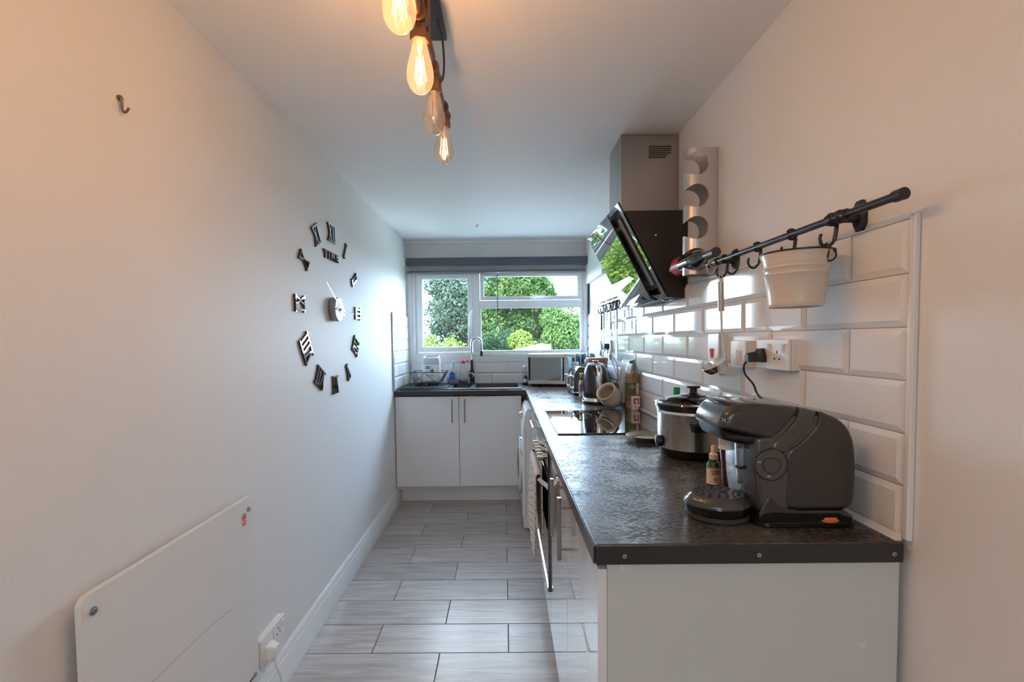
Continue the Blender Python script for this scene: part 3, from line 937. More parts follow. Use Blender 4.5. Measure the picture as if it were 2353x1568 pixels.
# hand soap
sp = thing('soap_bottle', 'clear pump soap bottle with blue label and lilac soap', 'bottle', (-0.476, 4.205, ZW + 0.010))
ZS = ZW + 0.011
ob('bottle', MB().lathe([(0, 0), (0.046, 0.002), (0.050, 0.012), (0.047, 0.07), (0.043, 0.115), (0.032, 0.135), (0.016, 0.143), (0.016, 0.152)], (-0.476, 4.205, ZS), 24, sy=0.6), M_PET, sp)
ob('soap', MB().lathe([(0, 0.003), (0.043, 0.004), (0.047, 0.013), (0.0455, 0.058), (0, 0.058)], (-0.476, 4.205, ZS), 24, sy=0.55), mat('lilac_soap', srgb(176, 172, 218), 0.3), sp)
ob('label', MB().loft([[(-0.476 + 0.026 * s_ * w, 4.205 - 0.0302 + 0.004 * abs(s_), ZS + z) for s_ in (-1, -0.3, 0.3, 1)] for w, z in ((0.6, 0.040), (1.0, 0.055), (1.05, 0.075), (0.8, 0.098), (0.3, 0.112))], False, False) if False else MB().sheet([[(-0.476 + 0.026 * s_ * w, 4.205 - 0.0305 + 0.004 * abs(s_), ZS + z) for s_ in (-1, -0.3, 0.3, 1)] for w, z in ((0.5, 0.040), (1.0, 0.058), (1.05, 0.075), (0.8, 0.098), (0.3, 0.112))]), mat('soap_label', srgb(45, 120, 195), 0.4), sp)
text('label_lettering', 'soap', 0.012, FR(-0.476, 4.205 - 0.0312, ZS + 0.076), M_WPL, sp)
ob('collar', MB().lathe([(0.017, 0.148), (0.017, 0.166), (0.012, 0.172), (0, 0.172)], (-0.474, 4.205, ZS), 16), mat('frosted_collar', (0.75, 0.8, 0.83), 0.3), sp)
ob('collar_ring', MB().lathe([(0.0, 0.172), (0.011, 0.172), (0.011, 0.182), (0, 0.182)], (-0.472, 4.205, ZS), 14), mat('turquoise_plastic', srgb(30, 185, 225), 0.3), sp)
ob('pump', MB().cyl((-0.472, 4.205, ZS + 0.18), (-0.472, 4.205, ZS + 0.204), 0.006, n=10).box(-0.484, -0.446, 4.198, 4.212, ZS + 0.202, ZS + 0.212, 0.003), M_WPL, sp)

# washing-up liquid
wu = thing('washing_up_bottle', 'clear washing-up bottle with flipped red cap and a little crimson liquid', 'bottle', (-0.375, 4.205, ZS))
ob('bottle', MB().lathe([(0, 0), (0.042, 0.002), (0.045, 0.01), (0.043, 0.06), (0.041, 0.10), (0.030, 0.14), (0.018, 0.175), (0.015, 0.192)], (-0.375, 4.205, ZS), 24, sy=0.65), M_PET, wu)
ob('liquid', MB().lathe([(0, 0.003), (0.039, 0.004), (0.042, 0.011), (0.0415, 0.036), (0, 0.034)], (-0.375, 4.205, ZS), 24, sy=0.6), mat('crimson_liquid', srgb(120, 12, 50), 0.2), wu)
ob('label', MB().sheet([[(-0.373 + 0.031 * s_ * w, 4.205 - 0.0293 + 0.005 * abs(s_), ZS + z) for s_ in (-1, -0.35, 0.35, 1)] for w, z in ((0.7, 0.028), (1.0, 0.036), (1.0, 0.085), (0.8, 0.105), (0.4, 0.118))]), mat('pale_label', srgb(205, 205, 212), 0.4), wu)
ob('label_text_lines', MB().box(-0.368, -0.347, 4.1735, 4.1745, ZS + 0.040, ZS + 0.050).box(-0.395, -0.352, 4.1735, 4.1745, ZS + 0.085, ZS + 0.087).box(-0.395, -0.352, 4.1735, 4.1745, ZS + 0.072, ZS + 0.074), mat('label_grey'), wu)
M_RED = mat('red_plastic', srgb(225, 30, 30), 0.3)
ob('cap', MB().lathe([(0.0185, 0.188), (0.018, 0.207), (0.008, 0.209), (0.007, 0.216), (0, 0.216)], (-0.375, 4.205, ZS), 18).box(-0.358, -0.336, 4.198, 4.212, ZS + 0.204, ZS + 0.209, 0.001).cyl((-0.338, 4.205, ZS + 0.203), (-0.334, 4.205, ZS + 0.214), 0.011, n=12), M_RED, wu, label='red flip cap standing open')

# ------------------------------------------------------------------ things on the long worktop
# hob
hob = thing('induction_hob', 'black glass hob set into the long worktop', 'hob', (0.49, 2.27, ZW))
bev(ob('glass', MB().box(0.232, 0.752, 1.955, 2.588, ZW + 0.0003, ZW + 0.0055), M_BGLASS, hob), 0.001)
ob('edge_trim', frame_mb(MB(), 0, 1, 0, 1, 0.1, 0, 1) if False else MB().box(0.230, 0.754, 1.9525, 1.955, ZW + 0.0003, ZW + 0.0058).box(0.230, 0.2322, 1.955, 2.588, ZW + 0.0003, ZW + 0.0058), mat('bronze_trim', (0.10, 0.085, 0.075), 0.3, 0.9), hob)
M_MARK = mat('hob_print', (0.16, 0.16, 0.165), 0.3)
for x, y, r_ in ((0.36, 2.13, 0.09), (0.36, 2.42, 0.105), (0.61, 2.13, 0.105), (0.61, 2.42, 0.09)):
    ob('cooking_zone', MB().tube([(x + r_ * math.cos(2 * PI * k / 40), y + r_ * math.sin(2 * PI * k / 40), ZW + 0.0053) for k in range(40)], 0.0006, 4, True), M_MARK, hob)

# microwave, turned a little away from the window wall
mw = thing('microwave', 'silver microwave with mirrored door in the worktop corner', 'appliance', (0.215, 4.03, ZW))
ang = -math.atan2(0.085, 0.405)
MWM = Matrix.Translation((0.215, 4.03, 0)) @ Matrix.Rotation(ang, 4, 'Z')
def mwob(name, mb, m, par=None, label=None):
    mb.xform(MWM)
    return ob(name, mb, m, par or mw, label=label)
M_SILV = mat('silver_panel', (0.55, 0.57, 0.58), 0.25, 0.85)
mwob('body', MB().box(0.0, 0.418, 0.018, 0.232, 0.980, 1.246, 0.003), mat('silver_casing', (0.5, 0.52, 0.53), 0.3, 0.8))
d = mwob('door', MB().box(0.0, 0.327, 0.0, 0.018, 0.980, 1.246, 0.002), M_SILV)
mwob('door_glass', MB().box(0.022, 0.296, -0.003, 0.001, 1.013, 1.214), mat('mirror_glass', (0.27, 0.36, 0.41), 0.03, 1.0), d)
mwob('door_edge', MB().box(0.003, 0.022, -0.002, 0.001, 1.012, 1.216).box(0.296, 0.318, -0.002, 0.001, 1.012, 1.216), M_BLACK, d)
mwob('handle', MB().cyl((0.300, -0.024, 1.005), (0.300, -0.024, 1.214), 0.0065, n=12).cyl((0.300, -0.024, 1.02), (0.300, 0, 1.02), 0.005, n=8).cyl((0.300, -0.024, 1.20), (0.300, 0, 1.20), 0.005, n=8), M_CHROME, d)
mwob('control_panel', MB().box(0.330, 0.418, 0.0, 0.018, 0.980, 1.246, 0.002), M_SILV)
mwob('display', MB().box(0.342, 0.408, -0.002, 0.001, 1.16, 1.212), M_BLACK)
for k in range(4):
    for j in range(3):
        mwob('button', MB().box(0.346 + 0.021 * j, 0.362 + 0.021 * j, -0.002, 0.001, 1.055 + 0.024 * k, 1.071 + 0.024 * k, 0.001), mat('grey_button', (0.3, 0.31, 0.32), 0.4))
text('lettering', 'COOK', 0.013, MWM @ FR(0.155, -0.0012, 0.996), mat('label_grey'), d, sx=1.2)
for x in (0.085, 0.36):
    for y in (0.03, 0.20):
        mwob('foot', MB().lathe([(0, 0.0003), (0.012, 0.0003), (0.009, 0.019), (0, 0.019)], (x, y, ZW), 12), M_BLACK)

# jar and brush by the microwave
jr = thing('glass_jar', 'small glass jar beside the microwave and the window sill', 'jar', (0.193, 4.20, ZW))
ob('jar', MB().lathe([(0, 0.002), (0.022, 0.002), (0.024, 0.010), (0.024, 0.12), (0.018, 0.14), (0.018, 0.150)], (0.193, 4.20, ZW), 20), M_PET, jr)
ob('lid', MB().lathe([(0.0195, 0.150), (0.0195, 0.172), (0, 0.174)], (0.193, 4.20, ZW), 18), mat('frosted_lid', (0.7, 0.76, 0.76), 0.3), jr)
br = thing('dish_brush', 'black dish brush with pale bristles standing against the microwave side', 'brush', (0.196, 4.12, ZW))
ob('holder', MB().lathe([(0, 0), (0.026, 0.001), (0.027, 0.022), (0.020, 0.026), (0, 0.026)], (0.196, 4.115, ZW), 18), M_BLACK, br)
ob('bristles', MB().lathe([(0.012, 0.024), (0.020, 0.030), (0.016, 0.062), (0, 0.064)], (0.196, 4.115, ZW), 14), mat('pale_bristle', (0.72, 0.7, 0.62), 0.8, bump=0.8, bscale=400), br)
ob('head', MB().lathe([(0.017, 0.060), (0.019, 0.075), (0.010, 0.088), (0, 0.090)], (0.196, 4.115, ZW), 14), M_BLACK, br)

# two boards and bread bin
M_BOARD = clear_mat('pale_blue_acrylic', (0.75, 0.9, 0.97), 0.08, 0.05, body=(0.5, 0.68, 0.75), bodyfac=0.75)
o = bev(ob('chopping_board', MB().box(0.548, 0.558, 3.70, 3.93, ZW, 1.222), M_BOARD, None, (0.553, 3.8, ZW)), 0.003)
tag(o, 'thin pale blue acrylic board on edge between toaster and microwave', 'board')
o = bev(ob('chopping_board', MB().box(0.672, 0.682, 4.0, 4.24, ZW, 1.252), M_BOARD, None, (0.642, 4.05, ZW)), 0.003)
tag(o, 'taller pale blue acrylic board on edge against the bread bin', 'board')
bb = thing('bread_bin', 'dark grey bread bin in the worktop corner beside the microwave', 'container', (0.73, 4.09, ZW))
M_BIN = mat('slate_blue_metal', srgb(92, 110, 122), 0.35, 0.3)
ob('body', MB().box(0.688, 0.795, 3.99, 4.26, ZW + 0.001, 1.138, 0.010), M_BIN, bb)
ob('lid', MB().box(0.688, 0.795, 3.99, 4.26, 1.142, 1.247, 0.012), M_BIN, bb)
ob('corner_strip', MB().box(0.696, 0.699, 3.988, 3.992, ZW + 0.01, 1.238), M_BLACK, bb)

# canister, white tube, bottle behind the toaster
wtub = thing('kitchen_roll_tube', 'white card tube with a purple print standing behind the toaster', 'tube', (0.580, 3.73, ZW))
ob('tube', MB().lathe([(0, 0), (0.031, 0), (0.031, 0.222), (0.028, 0.224), (0.027, 0.215), (0, 0.213)], (0.590, 3.745 + 0.02, ZW), 22), mat('white_card', (0.8, 0.78, 0.79), 0.6), wtub)
ob('print', MB().sheet([[(0.590 + 0.0313 * math.cos(a), 3.765 + 0.0313 * math.sin(a), ZW + z) for a in (R(285), R(300), R(315), R(330))] for z in (0.165, 0.178, 0.190)]), mat('purple_print', srgb(130, 110, 170), 0.6), wtub)
wbt = thing('water_bottle', 'clear bottle with white screw cap behind the copper-lidded canister', 'bottle', (0.695, 3.76, ZW))
ob('bottle', MB().lathe([(0, 0), (0.034, 0.002), (0.036, 0.01), (0.036, 0.20), (0.030, 0.235), (0.016, 0.258), (0.015, 0.268), (0.018, 0.270), (0.018, 0.273)], (0.697, 3.76, ZW), 22), M_PET, wbt)
ob('cap', MB().lathe([(0.0165, 0.273), (0.0165, 0.296), (0.014, 0.299), (0, 0.299)], (0.697, 3.76, ZW), 18), mat('white_cap', (0.8, 0.8, 0.8), 0.35), wbt)
cn = thing('canister', 'taupe storage canister with copper lid behind the kettle', 'container', (0.642, 3.13, ZW))
ob('body', MB().lathe([(0, 0), (0.069, 0.001), (0.071, 0.006), (0.071, 0.262), (0, 0.262)], (0.642, 3.13, ZW), 32), mat('taupe_enamel', srgb(120, 110, 104), 0.35), cn)
ob('lid', MB().lathe([(0.0715, 0.262), (0.0725, 0.268), (0.0725, 0.279), (0.069, 0.283), (0, 0.284)], (0.642, 3.13, ZW), 32), mat('copper_lid', srgb(176, 118, 92), 0.35, 0.6), cn)

# toaster: four-slice, levers facing the room
ts = thing('toaster', 'black four-slice toaster with chrome edges and levers behind the kettle', 'toaster', (0.64, 3.49, ZW))
tb = MB()
prof = [(0.512, 0.985), (0.514, 1.09), (0.522, 1.130), (0.545, 1.158), (0.575, 1.166), (0.735, 1.166), (0.760, 1.155), (0.775, 1.12), (0.778, 0.985)]
tb.puff(prof, 3.492, 0.160, 0.016, 4)
M_TOAST = mat('black_gloss_metal', (0.03, 0.032, 0.035), 0.12, coat=0.8)
ob('body', tb, M_TOAST, ts)
ob('base', MB().box(0.512, 0.778, 3.335, 3.65, ZW + 0.002, 0.978, 0.004), M_BLACK, ts)
ob('base_trim', MB().loft([rrect(0.645, 3.492, 0.276, 0.326, 0.02, z) for z in (0.977, 0.987)]), M_CHROME, ts)
ob('top_trim', MB().puff([(0.540, 1.160), (0.55, 1.168), (0.735, 1.1705), (0.758, 1.160)], 3.492, 0.150, 0.008, 3), M_CHROME, ts, label='chrome top plate')
for y in (3.39, 3.44, 3.54, 3.59):
    ob('slot', MB().box(0.575, 0.735, y - 0.009, y + 0.009, 1.1695, 1.1715), M_DARK, ts)
for y0 in (3.345, 3.505):
    ob('end_plate', MB().loft([[(x_, y0 + a, z_), (x_, y0 + 0.135 - a, z_), (x_ + 0.006, y0 + 0.135 - a, z_), (x_ + 0.006, y0 + a, z_)] for x_, a, z_ in ((0.508, 0, 0.99), (0.508, 0, 1.09), (0.516, 0.003, 1.125), (0.53, 0.012, 1.147))]), M_CHROME, ts)
    ob('lever_slot', MB().box(0.5065, 0.509, y0 + 0.064, y0 + 0.071, 1.02, 1.105), M_DARK, ts)
    ob('lever', MB().box(0.474, 0.508, y0 + 0.045, y0 + 0.090, 1.092, 1.102, 0.004), M_CHROME, ts)
    ob('dial', MB().cyl((0.508, y0 + 0.067, 1.005), (0.494, y0 + 0.067, 1.005), 0.013, 0.012, 18), M_CHROME, ts)

# gold capped spice mill
sp2 = thing('spray_bottle', 'slim tall bottle with gold cap and magenta floral sleeve beside the kettle', 'bottle', (0.541, 3.222, ZW))
c_ = (0.552, 3.222, ZW)
ob('bottle', MB().lathe([(0, 0), (0.019, 0.001), (0.021, 0.012), (0.018, 0.025), (0.021, 0.033), (0.021, 0.10), (0.015, 0.118), (0.011, 0.124), (0, 0.124)], c_, 20), mat('cream_sleeve', srgb(225, 205, 185), 0.35), sp2)
ob('flower_print', MB().sheet([[(c_[0] + 0.0213 * math.cos(R(a)), c_[1] + 0.0213 * math.sin(R(a)), ZW + z + dz) for a, dz in ((215, 0), (240, 0.01), (265, -0.004), (290, 0.008), (315, 0))] for z in (0.035, 0.055, 0.075, 0.088)]), mat('magenta_print', srgb(165, 60, 130), 0.4), sp2)
ob('cap', MB().lathe([(0.013, 0.120), (0.0165, 0.126), (0.0165, 0.168), (0.014, 0.171), (0, 0.171)], c_, 20), mat('gold_cap', srgb(205, 165, 115), 0.25, 0.9), sp2, label='gold cap')
ob('neck_ring', MB().lathe([(0.0168, 0.126), (0.0175, 0.130), (0.0168, 0.134)], c_, 20), M_BLACK, sp2)

# kettle
kt = thing('kettle', 'black gloss dome kettle with chrome handle and base ring', 'kettle', (0.590, 2.925, ZW))
kc = (0.590, 2.925, ZW)
ob('base', MB().lathe([(0, 0), (0.082, 0), (0.086, 0.004), (0.086, 0.012), (0.080, 0.016), (0, 0.016)], kc, 40), M_BLACK, kt)
ob('base_ring', MB().lathe([(0.082, 0.014), (0.0865, 0.016), (0.0865, 0.036), (0.084, 0.040)], kc, 40), M_CHROME, kt, label='chrome base ring')
ob('body', MB().lathe([(0.083, 0.038), (0.0845, 0.044), (0.0845, 0.09), (0.083, 0.13), (0.080, 0.165), (0.075, 0.195), (0.067, 0.222), (0.055, 0.244), (0.044, 0.254)], kc, 40), mat('black_kettle_gloss', (0.016, 0.016, 0.017), 0.12, coat=0.6), kt)
ob('lid', MB().lathe([(0.055, 0.245), (0.051, 0.252), (0.042, 0.258), (0.036, 0.257), (0, 0.259)], kc, 36), M_CHROME, kt)
ob('lid_knob', MB().lathe([(0.013, 0.257), (0.011, 0.268), (0, 0.268)], kc, 16), M_BLACK, kt)
ob('lid_knob_cap', MB().lathe([(0.0, 0.267), (0.020, 0.268), (0.022, 0.272), (0.018, 0.275), (0, 0.276)], kc, 20), M_CHROME, kt)
hp = smooth_curve([(0, -0.060, 0.236), (0, -0.092, 0.240), (0, -0.118, 0.215), (0, -0.124, 0.16), (0, -0.118, 0.11), (0, -0.102, 0.080), (0, -0.083, 0.072)], 6)
hk = MB()
cs, sn_ = math.cos(R(10)), math.sin(R(10))
rings = []
for i, p in enumerate(hp):
    a = hp[max(i - 1, 0)]; b = hp[min(i + 1, len(hp) - 1)]
    T = (b - a).normalized(); N = Vector((1, 0, 0)); B = T.cross(N)
    rings.append([Vector(kc) + p + N * 0.0165 * math.cos(2 * PI * k / 12) + B * 0.007 * math.sin(2 * PI * k / 12) for k in range(12)])
hk.loft(rings)
ob('handle', hk, M_CHROME, kt, label='tall chrome loop handle')
ob('handle_grip', MB().loft([[Vector(q) + Vector((0, 0.010, 0)) for q in [(kc[0] + dx, kc[1] + p.y, kc[2] + p.z) for dx in (-0.010, 0.010)]] + [Vector(q) + Vector((0, 0.016, 0)) for q in [(kc[0] + dx, kc[1] + p.y, kc[2] + p.z) for dx in (0.010, -0.010)]] for p in hp[8:28]]), M_BLACK, kt)
ob('switch', MB().lathe([(0.011, 0), (0.011, 0.006), (0.006, 0.009), (0, 0.009)], n=16, M=axes((kc[0] + 0.004, kc[1] - 0.0835, ZW + 0.058), (1, 0, 0), (0, 0, 1), (0, -1, 0))), M_CHROME, kt)
ob('spout', MB().loft([[Vector(kc) + Vector((w * sg * cs + 0.0, 0, 0)) + Vector((r_ * 0.80, r_ * 0.60, z)) + Vector((-0.6 * w * sg, 0.8 * w * sg, 0)) * 0.3 for sg, w in ((-1, w_), (1, w_))] + [Vector(kc) + Vector((r_ * 0.8 - 0.02, r_ * 0.6 - 0.02, z))] for r_, z, w_ in ((0.078, 0.17, 0.002), (0.088, 0.215, 0.010), (0.092, 0.232, 0.014))]), mat('black_kettle_gloss'), kt)
ob('power_cable', MB().tube(smooth_curve([(0.681, 2.955, ZW + 0.0035), (0.705, 2.98, ZW + 0.006), (0.755, 3.04, ZW + 0.03), (0.784, 3.10, ZW + 0.10), (0.784, 3.28, 1.20), (0.774, 3.372, 1.262), (0.770, 3.372, 1.278)], 8), 0.0032, 6), M_BLACK, kt)

# stoneware pot lying tilted
gp = thing('stoneware_pot', 'cream stoneware pot tipped on its side by the hob', 'pot', (0.632, 2.70, ZW))
ax = Vector((-0.60, -0.50, 0.62)).normalized()
e1 = ax.cross(Vector((0, 0, 1))).normalized(); e2 = ax.cross(e1)
PM = axes((0.634, 2.692, ZW + 0.0665), e1, e2, ax)
M_STONE = mat('cream_stoneware', srgb(205, 190, 170), 0.45, bump=0.12, bscale=200, var=0.05, vscale=60)
ob('body', MB().lathe([(0, -0.058), (0.030, -0.057), (0.048, -0.045), (0.062, -0.02), (0.0655, 0.005), (0.062, 0.028), (0.054, 0.044), (0.053, 0.052), (0.061, 0.060), (0.0615, 0.064), (0.055, 0.066), (0.048, 0.058), (0.047, 0.045), (0.054, 0.02), (0.055, -0.01), (0.04, -0.04), (0, -0.048)], n=40, M=PM), M_STONE, gp)
M_ROPE = mat('twisted_rope', srgb(120, 100, 80), 0.9, bump=0.8, bscale=250)
hx = PM @ Vector((0.0, 0.0, 0.045))
dirn = (Vector((0.75, 0.2, 0.6)) - ax * Vector((0.75, 0.2, 0.6)).dot(ax)).normalized()
loop = smooth_curve([hx + dirn * 0.052 + ax * 0.008, hx + dirn * 0.068 + ax * 0.008, hx + dirn * 0.076 - ax * 0.012, hx + dirn * 0.074 - ax * 0.032, hx + dirn * 0.062 - ax * 0.045], 6)
ob('rope_handle', MB().tube(loop, [0.008 + 0.002 * math.sin(i * 1.9) for i in range(len(loop))], 8), M_ROPE, gp, label='twisted brown rope loop')
ob('rope_tail', MB().tube(smooth_curve([loop[-1], loop[-1] + Vector((0.008, 0, -0.012)), loop[-1] + Vector((0.002, -0.006, -0.026))], 4), 0.003, 6), M_ROPE, gp)

# chopping board leaning on the tiles
lb = MB()
def slab(mb, yy, inset, x_off, thick):
    pts = []
    for (y, z, _) in rrect(2.862, 0.140, 0.26 - 2 * inset, 0.272 - 2 * inset, 0.018, 0):
        pts.append((y, z))
    tilt = math.atan2(0.052, 0.272)
    lo, hi = [], []
    for y, z in pts:
        x = 0.724 + z * math.sin(tilt) + x_off
        lo.append((x, y, ZW + 0.003 + z * math.cos(tilt)))
        hi.append((x + thick, y, ZW + 0.003 + z * math.cos(tilt)))
    mb.loft([lo, hi])
slab(lb, 0, 0, 0, 0.010)
lbo = ob('chopping_board', lb, mat('charcoal_rubber', (0.06, 0.06, 0.062), 0.4), None, (0.73, 2.86, ZW))
tag(lbo, 'beige wood-faced board with dark rim leaning on the tiles behind the pot', 'board')
lb2 = MB(); slab(lb2, 0, 0.012, -0.0022, 0.003)
ob('face', lb2, mat('beige_board', srgb(212, 196, 184), 0.4, var=0.07, vscale=8, stretch=(1, 12, 1)), lbo)

# oil bottle and spice box
oc = (0.7505, 2.664, ZW)
ol = thing('oil_bottle', 'clear bottle of golden cooking oil with green cap and olive label', 'bottle', oc)
pr_ = [(0, 0.001), (0.036, 0.001), (0.0405, 0.008), (0.0405, 0.02), (0.0385, 0.025), (0.0405, 0.030), (0.0405, 0.045), (0.0385, 0.05), (0.0405, 0.055), (0.0405, 0.085), (0.0405, 0.158), (0.0385, 0.163), (0.0405, 0.170), (0.0385, 0.177), (0.0405, 0.184), (0.0405, 0.215), (0.036, 0.238), (0.026, 0.255), (0.0155, 0.263), (0.0145, 0.272)]
ob('bottle', MB().lathe(pr_, oc, 30), M_PET, ol)
ob('oil', MB().lathe([(0, 0.003)] + [(r_ - 0.0012, z) for r_, z in pr_[1:15]] + [(0.0393, 0.212), (0, 0.212)], oc, 30), mat('golden_oil', srgb(206, 168, 60), 0.08, trans=0.6, ior=1.2), ol)
ob('label', MB().sheet([[(oc[0] + 0.0409 * math.cos(R(a)), oc[1] + 0.0409 * math.sin(R(a)), ZW + z) for a in range(170, 321, 10)] for z in (0.087, 0.157)]), mat('olive_label', srgb(88, 104, 62), 0.4), ol)
ob('back_label', MB().sheet([[(oc[0] + 0.0410 * math.cos(R(a)), oc[1] + 0.0410 * math.sin(R(a)), ZW + z) for a in range(288, 349, 10)] for z in (0.068, 0.154)]), mat('cream_label', srgb(214, 200, 185), 0.5), ol)
text('label_lettering', 'VEGETABLE', 0.0082, FR(oc[0] - 0.010, oc[1] - 0.0416, ZW + 0.132), M_WPL, ol)
text('label_lettering', 'OIL', 0.007, FR(oc[0] - 0.010, oc[1] - 0.0416, ZW + 0.122), M_WPL, ol)
text('label_mark', 'w', 0.012, FR(oc[0] - 0.010, oc[1] - 0.0416, ZW + 0.144), M_WPL, ol)
ob('cap', MB().lathe([(0.0165, 0.266), (0.0165, 0.277), (0.012, 0.281), (0, 0.281)], oc, 18).loft([[(oc[0] - 0.020, oc[1] - 0.012, ZW + z) for z in (0.276, 0.281)] + [(oc[0] - 0.020, oc[1] + 0.010, ZW + z) for z in (0.281, 0.276)], [(oc[0] + 0.018, oc[1] - 0.012, ZW + z) for z in (0.284, 0.291)] + [(oc[0] + 0.018, oc[1] + 0.010, ZW + z) for z in (0.291, 0.284)]]), mat('green_cap', srgb(0, 150, 95), 0.3), ol, label='green flip cap')
bxo = thing('spice_box', 'small white box with red square print in front of the oil bottle', 'box', (0.7525, 2.602, ZW + 0.006))
zb0 = ZW + 0.0060
ob('box', MB().box(0.730, 0.775, 2.593, 2.615, zb0, zb0 + 0.079), mat('white_box_card', srgb(232, 222, 216), 0.5), bxo)
M_CRIM = mat('crimson_print', srgb(150, 25, 62), 0.5)
ob('lid', MB().box(0.7295, 0.7755, 2.5925, 2.6155, zb0 + 0.0785, zb0 + 0.083), M_CRIM, bxo)
ob('print_border', MB().loft([[(0.741 + (0.028 * (k in (1, 2))) , 2.5928, zb0 + 0.032 + 0.030 * (k in (2, 3))) for k in range(4)], [(0.741 + (0.028 * (k in (1, 2))), 2.5922, zb0 + 0.032 + 0.030 * (k in (2, 3))) for k in range(4)]]), M_CRIM, bxo)
ob('print_centre', MB().lathe([(0.0095, 0), (0, 0.0004)], n=18, M=axes((0.756, 2.5920, zb0 + 0.048), (1, 0, 0), (0, 0, 1), (0, -1, 0))).prism([(0.750, zb0 + 0.030), (0.759, zb0 + 0.030), (0.762, zb0 + 0.044), (0.750, zb0 + 0.044)], 'y', 2.5914, 2.592), mat('white_box_card'), bxo)
ob('print_band', MB().box(0.742, 0.769, 2.5922, 2.593, zb0 + 0.063, zb0 + 0.067), mat('ochre_print', srgb(215, 160, 70), 0.5), bxo)
text('lettering', 'HEALTH', 0.005, FR(0.756, 2.5910, zb0 + 0.049), M_CRIM, bxo)
text('lettering', 'Chilli flakes', 0.0058, FR(0.752, 2.5922, zb0 + 0.012), M_CRIM, bxo)
ob('side_print', MB().box(0.768, 0.7754, 2.5924, 2.5935, zb0, zb0 + 0.015), mat('brick_print', srgb(140, 50, 30), 0.5), bxo)

# saucer
sc0 = (0.570, 1.835, ZW)
sa = thing('saucer', 'small grey-green rimmed saucer by the slow cooker', 'saucer', sc0)
M_SAUC = mat('grey_green_glaze', srgb(150, 150, 135), 0.2, coat=0.4)
ob('dish', MB().lathe([(0, 0.002), (0.040, 0.001), (0.044, 0.004), (0.055, 0.012), (0.073, 0.019), (0.0755, 0.021), (0.073, 0.0225), (0.060, 0.018), (0.048, 0.0145), (0.044, 0.009), (0, 0.008)], sc0, 40), M_SAUC, sa)
ob('rim_band', MB().lathe([(0.0752, 0.0195), (0.0762, 0.0212), (0.0745, 0.0228)], sc0, 40), mat('brown_glaze', srgb(110, 95, 80), 0.3), sa)

# slow cooker
cx, cy = 0.662, 1.59
sl = thing('slow_cooker', 'oval brushed steel slow cooker with glass lid and black rim', 'appliance', (cx, cy, ZW))
def ov_lathe(prof, n=48): return MB().lathe([(1e-7 if a == 0 else a, z) for a, z in prof], (cx, cy, ZW), n, sx=1.0, sy=0.93)
ob('base', ov_lathe([(0, 0.006), (0.104, 0.006), (0.110, 0.012), (0.116, 0.030), (0.118, 0.034), (0, 0.034)]), M_BLACK, sl)
ob('housing', ov_lathe([(0.117, 0.033), (0.1195, 0.036), (0.1195, 0.150), (0.121, 0.154), (0.119, 0.156)]), mat('brushed_housing', (0.62, 0.59, 0.56), 0.27, 1.0, rvar=0.07, vscale=20, stretch=(1, 1, 0.05)), sl)
ob('bright_band', ov_lathe([(0.1185, 0.154), (0.1225, 0.156), (0.1225, 0.164), (0.120, 0.166)]), M_CHROME, sl)
ob('crock_rim', ov_lathe([(0.119, 0.163), (0.125, 0.166), (0.129, 0.178), (0.132, 0.186), (0.130, 0.190), (0.122, 0.189), (0.118, 0.182), (0.112, 0.120), (0.09, 0.05), (0, 0.045)]), M_BGLASS, sl, label='glossy black ceramic pot rim')
lidm = clear_mat('lid_glass', (0.50, 0.55, 0.57), 0.10, 0.0)
ld = ob('lid', ov_lathe([(0.118, 0.1885), (0.105, 0.1975), (0.08, 0.2065), (0.045, 0.2125), (0, 0.2145)]), lidm, sl, label='domed clear glass lid')
ob('lid_rim', ov_lathe([(0.1165, 0.1865), (0.1205, 0.1875), (0.1205, 0.191), (0.1165, 0.1925)]), M_CHROME, ld)
lt_ = MB().lathe([(0.0, 0.213), (0.042, 0.2115), (0.043, 0.2145), (0.020, 0.217), (0.0125, 0.220), (0.0125, 0.238), (0, 0.238)], (cx, cy, ZW), 28)
lt_.lathe([(0, 0.237), (0.022, 0.238), (0.0235, 0.242), (0.021, 0.245), (0, 0.247)], (cx, cy, ZW), 28)
ob('lid_knob', lt_, M_BLACK, ld, label='black mushroom lid knob')
hm = MB()
hm.loft([[(0.605 + a, 1.484, z0) , (0.720 - a, 1.484, z0), (0.720 - a, y_, z1), (0.605 + a, y_, z1)] for a, y_, z0, z1 in ((0.0, 1.452, 1.096, 1.0965), (0.002, 1.449, 1.091, 1.090), (0.008, 1.458, 1.066, 1.068))])
ob('handle', bev_mb if False else hm, M_BLACK, sl, label='black side handle')
hm = MB()
hm.box(0.605, 0.720, 1.698, 1.730, 1.07, 1.095, 0.004)
ob('handle', hm, M_BLACK, sl)
ob('dial', MB().lathe([(0.019, 0), (0.0205, 0.004), (0.018, 0.014), (0.009, 0.018), (0, 0.018)], n=20, M=axes((cx - 0.1185, 1.575, 1.018), (0, 1, 0), (0, 0, 1), (-1, 0, 0))), M_BLACK, sl)
ob('dial_mark', MB().box(cx - 0.1380, cx - 0.1360, 1.5725, 1.5775, 1.018, 1.034), mat('silver_mark', (0.7, 0.7, 0.7), 0.3, 1.0), sl)
for k in range(4):
    a = PI / 4 + k * PI / 2
    ob('foot', MB().lathe([(0, 0), (0.010, 0), (0.010, 0.008), (0, 0.008)], (cx + 0.075 * math.cos(a), cy + 0.07 * math.sin(a), ZW), 10), M_BLACK, sl)
gb = thing('sauce_bottle', 'dark bottle with bright green cap behind the slow cooker', 'bottle', (0.722, 1.90, ZW))
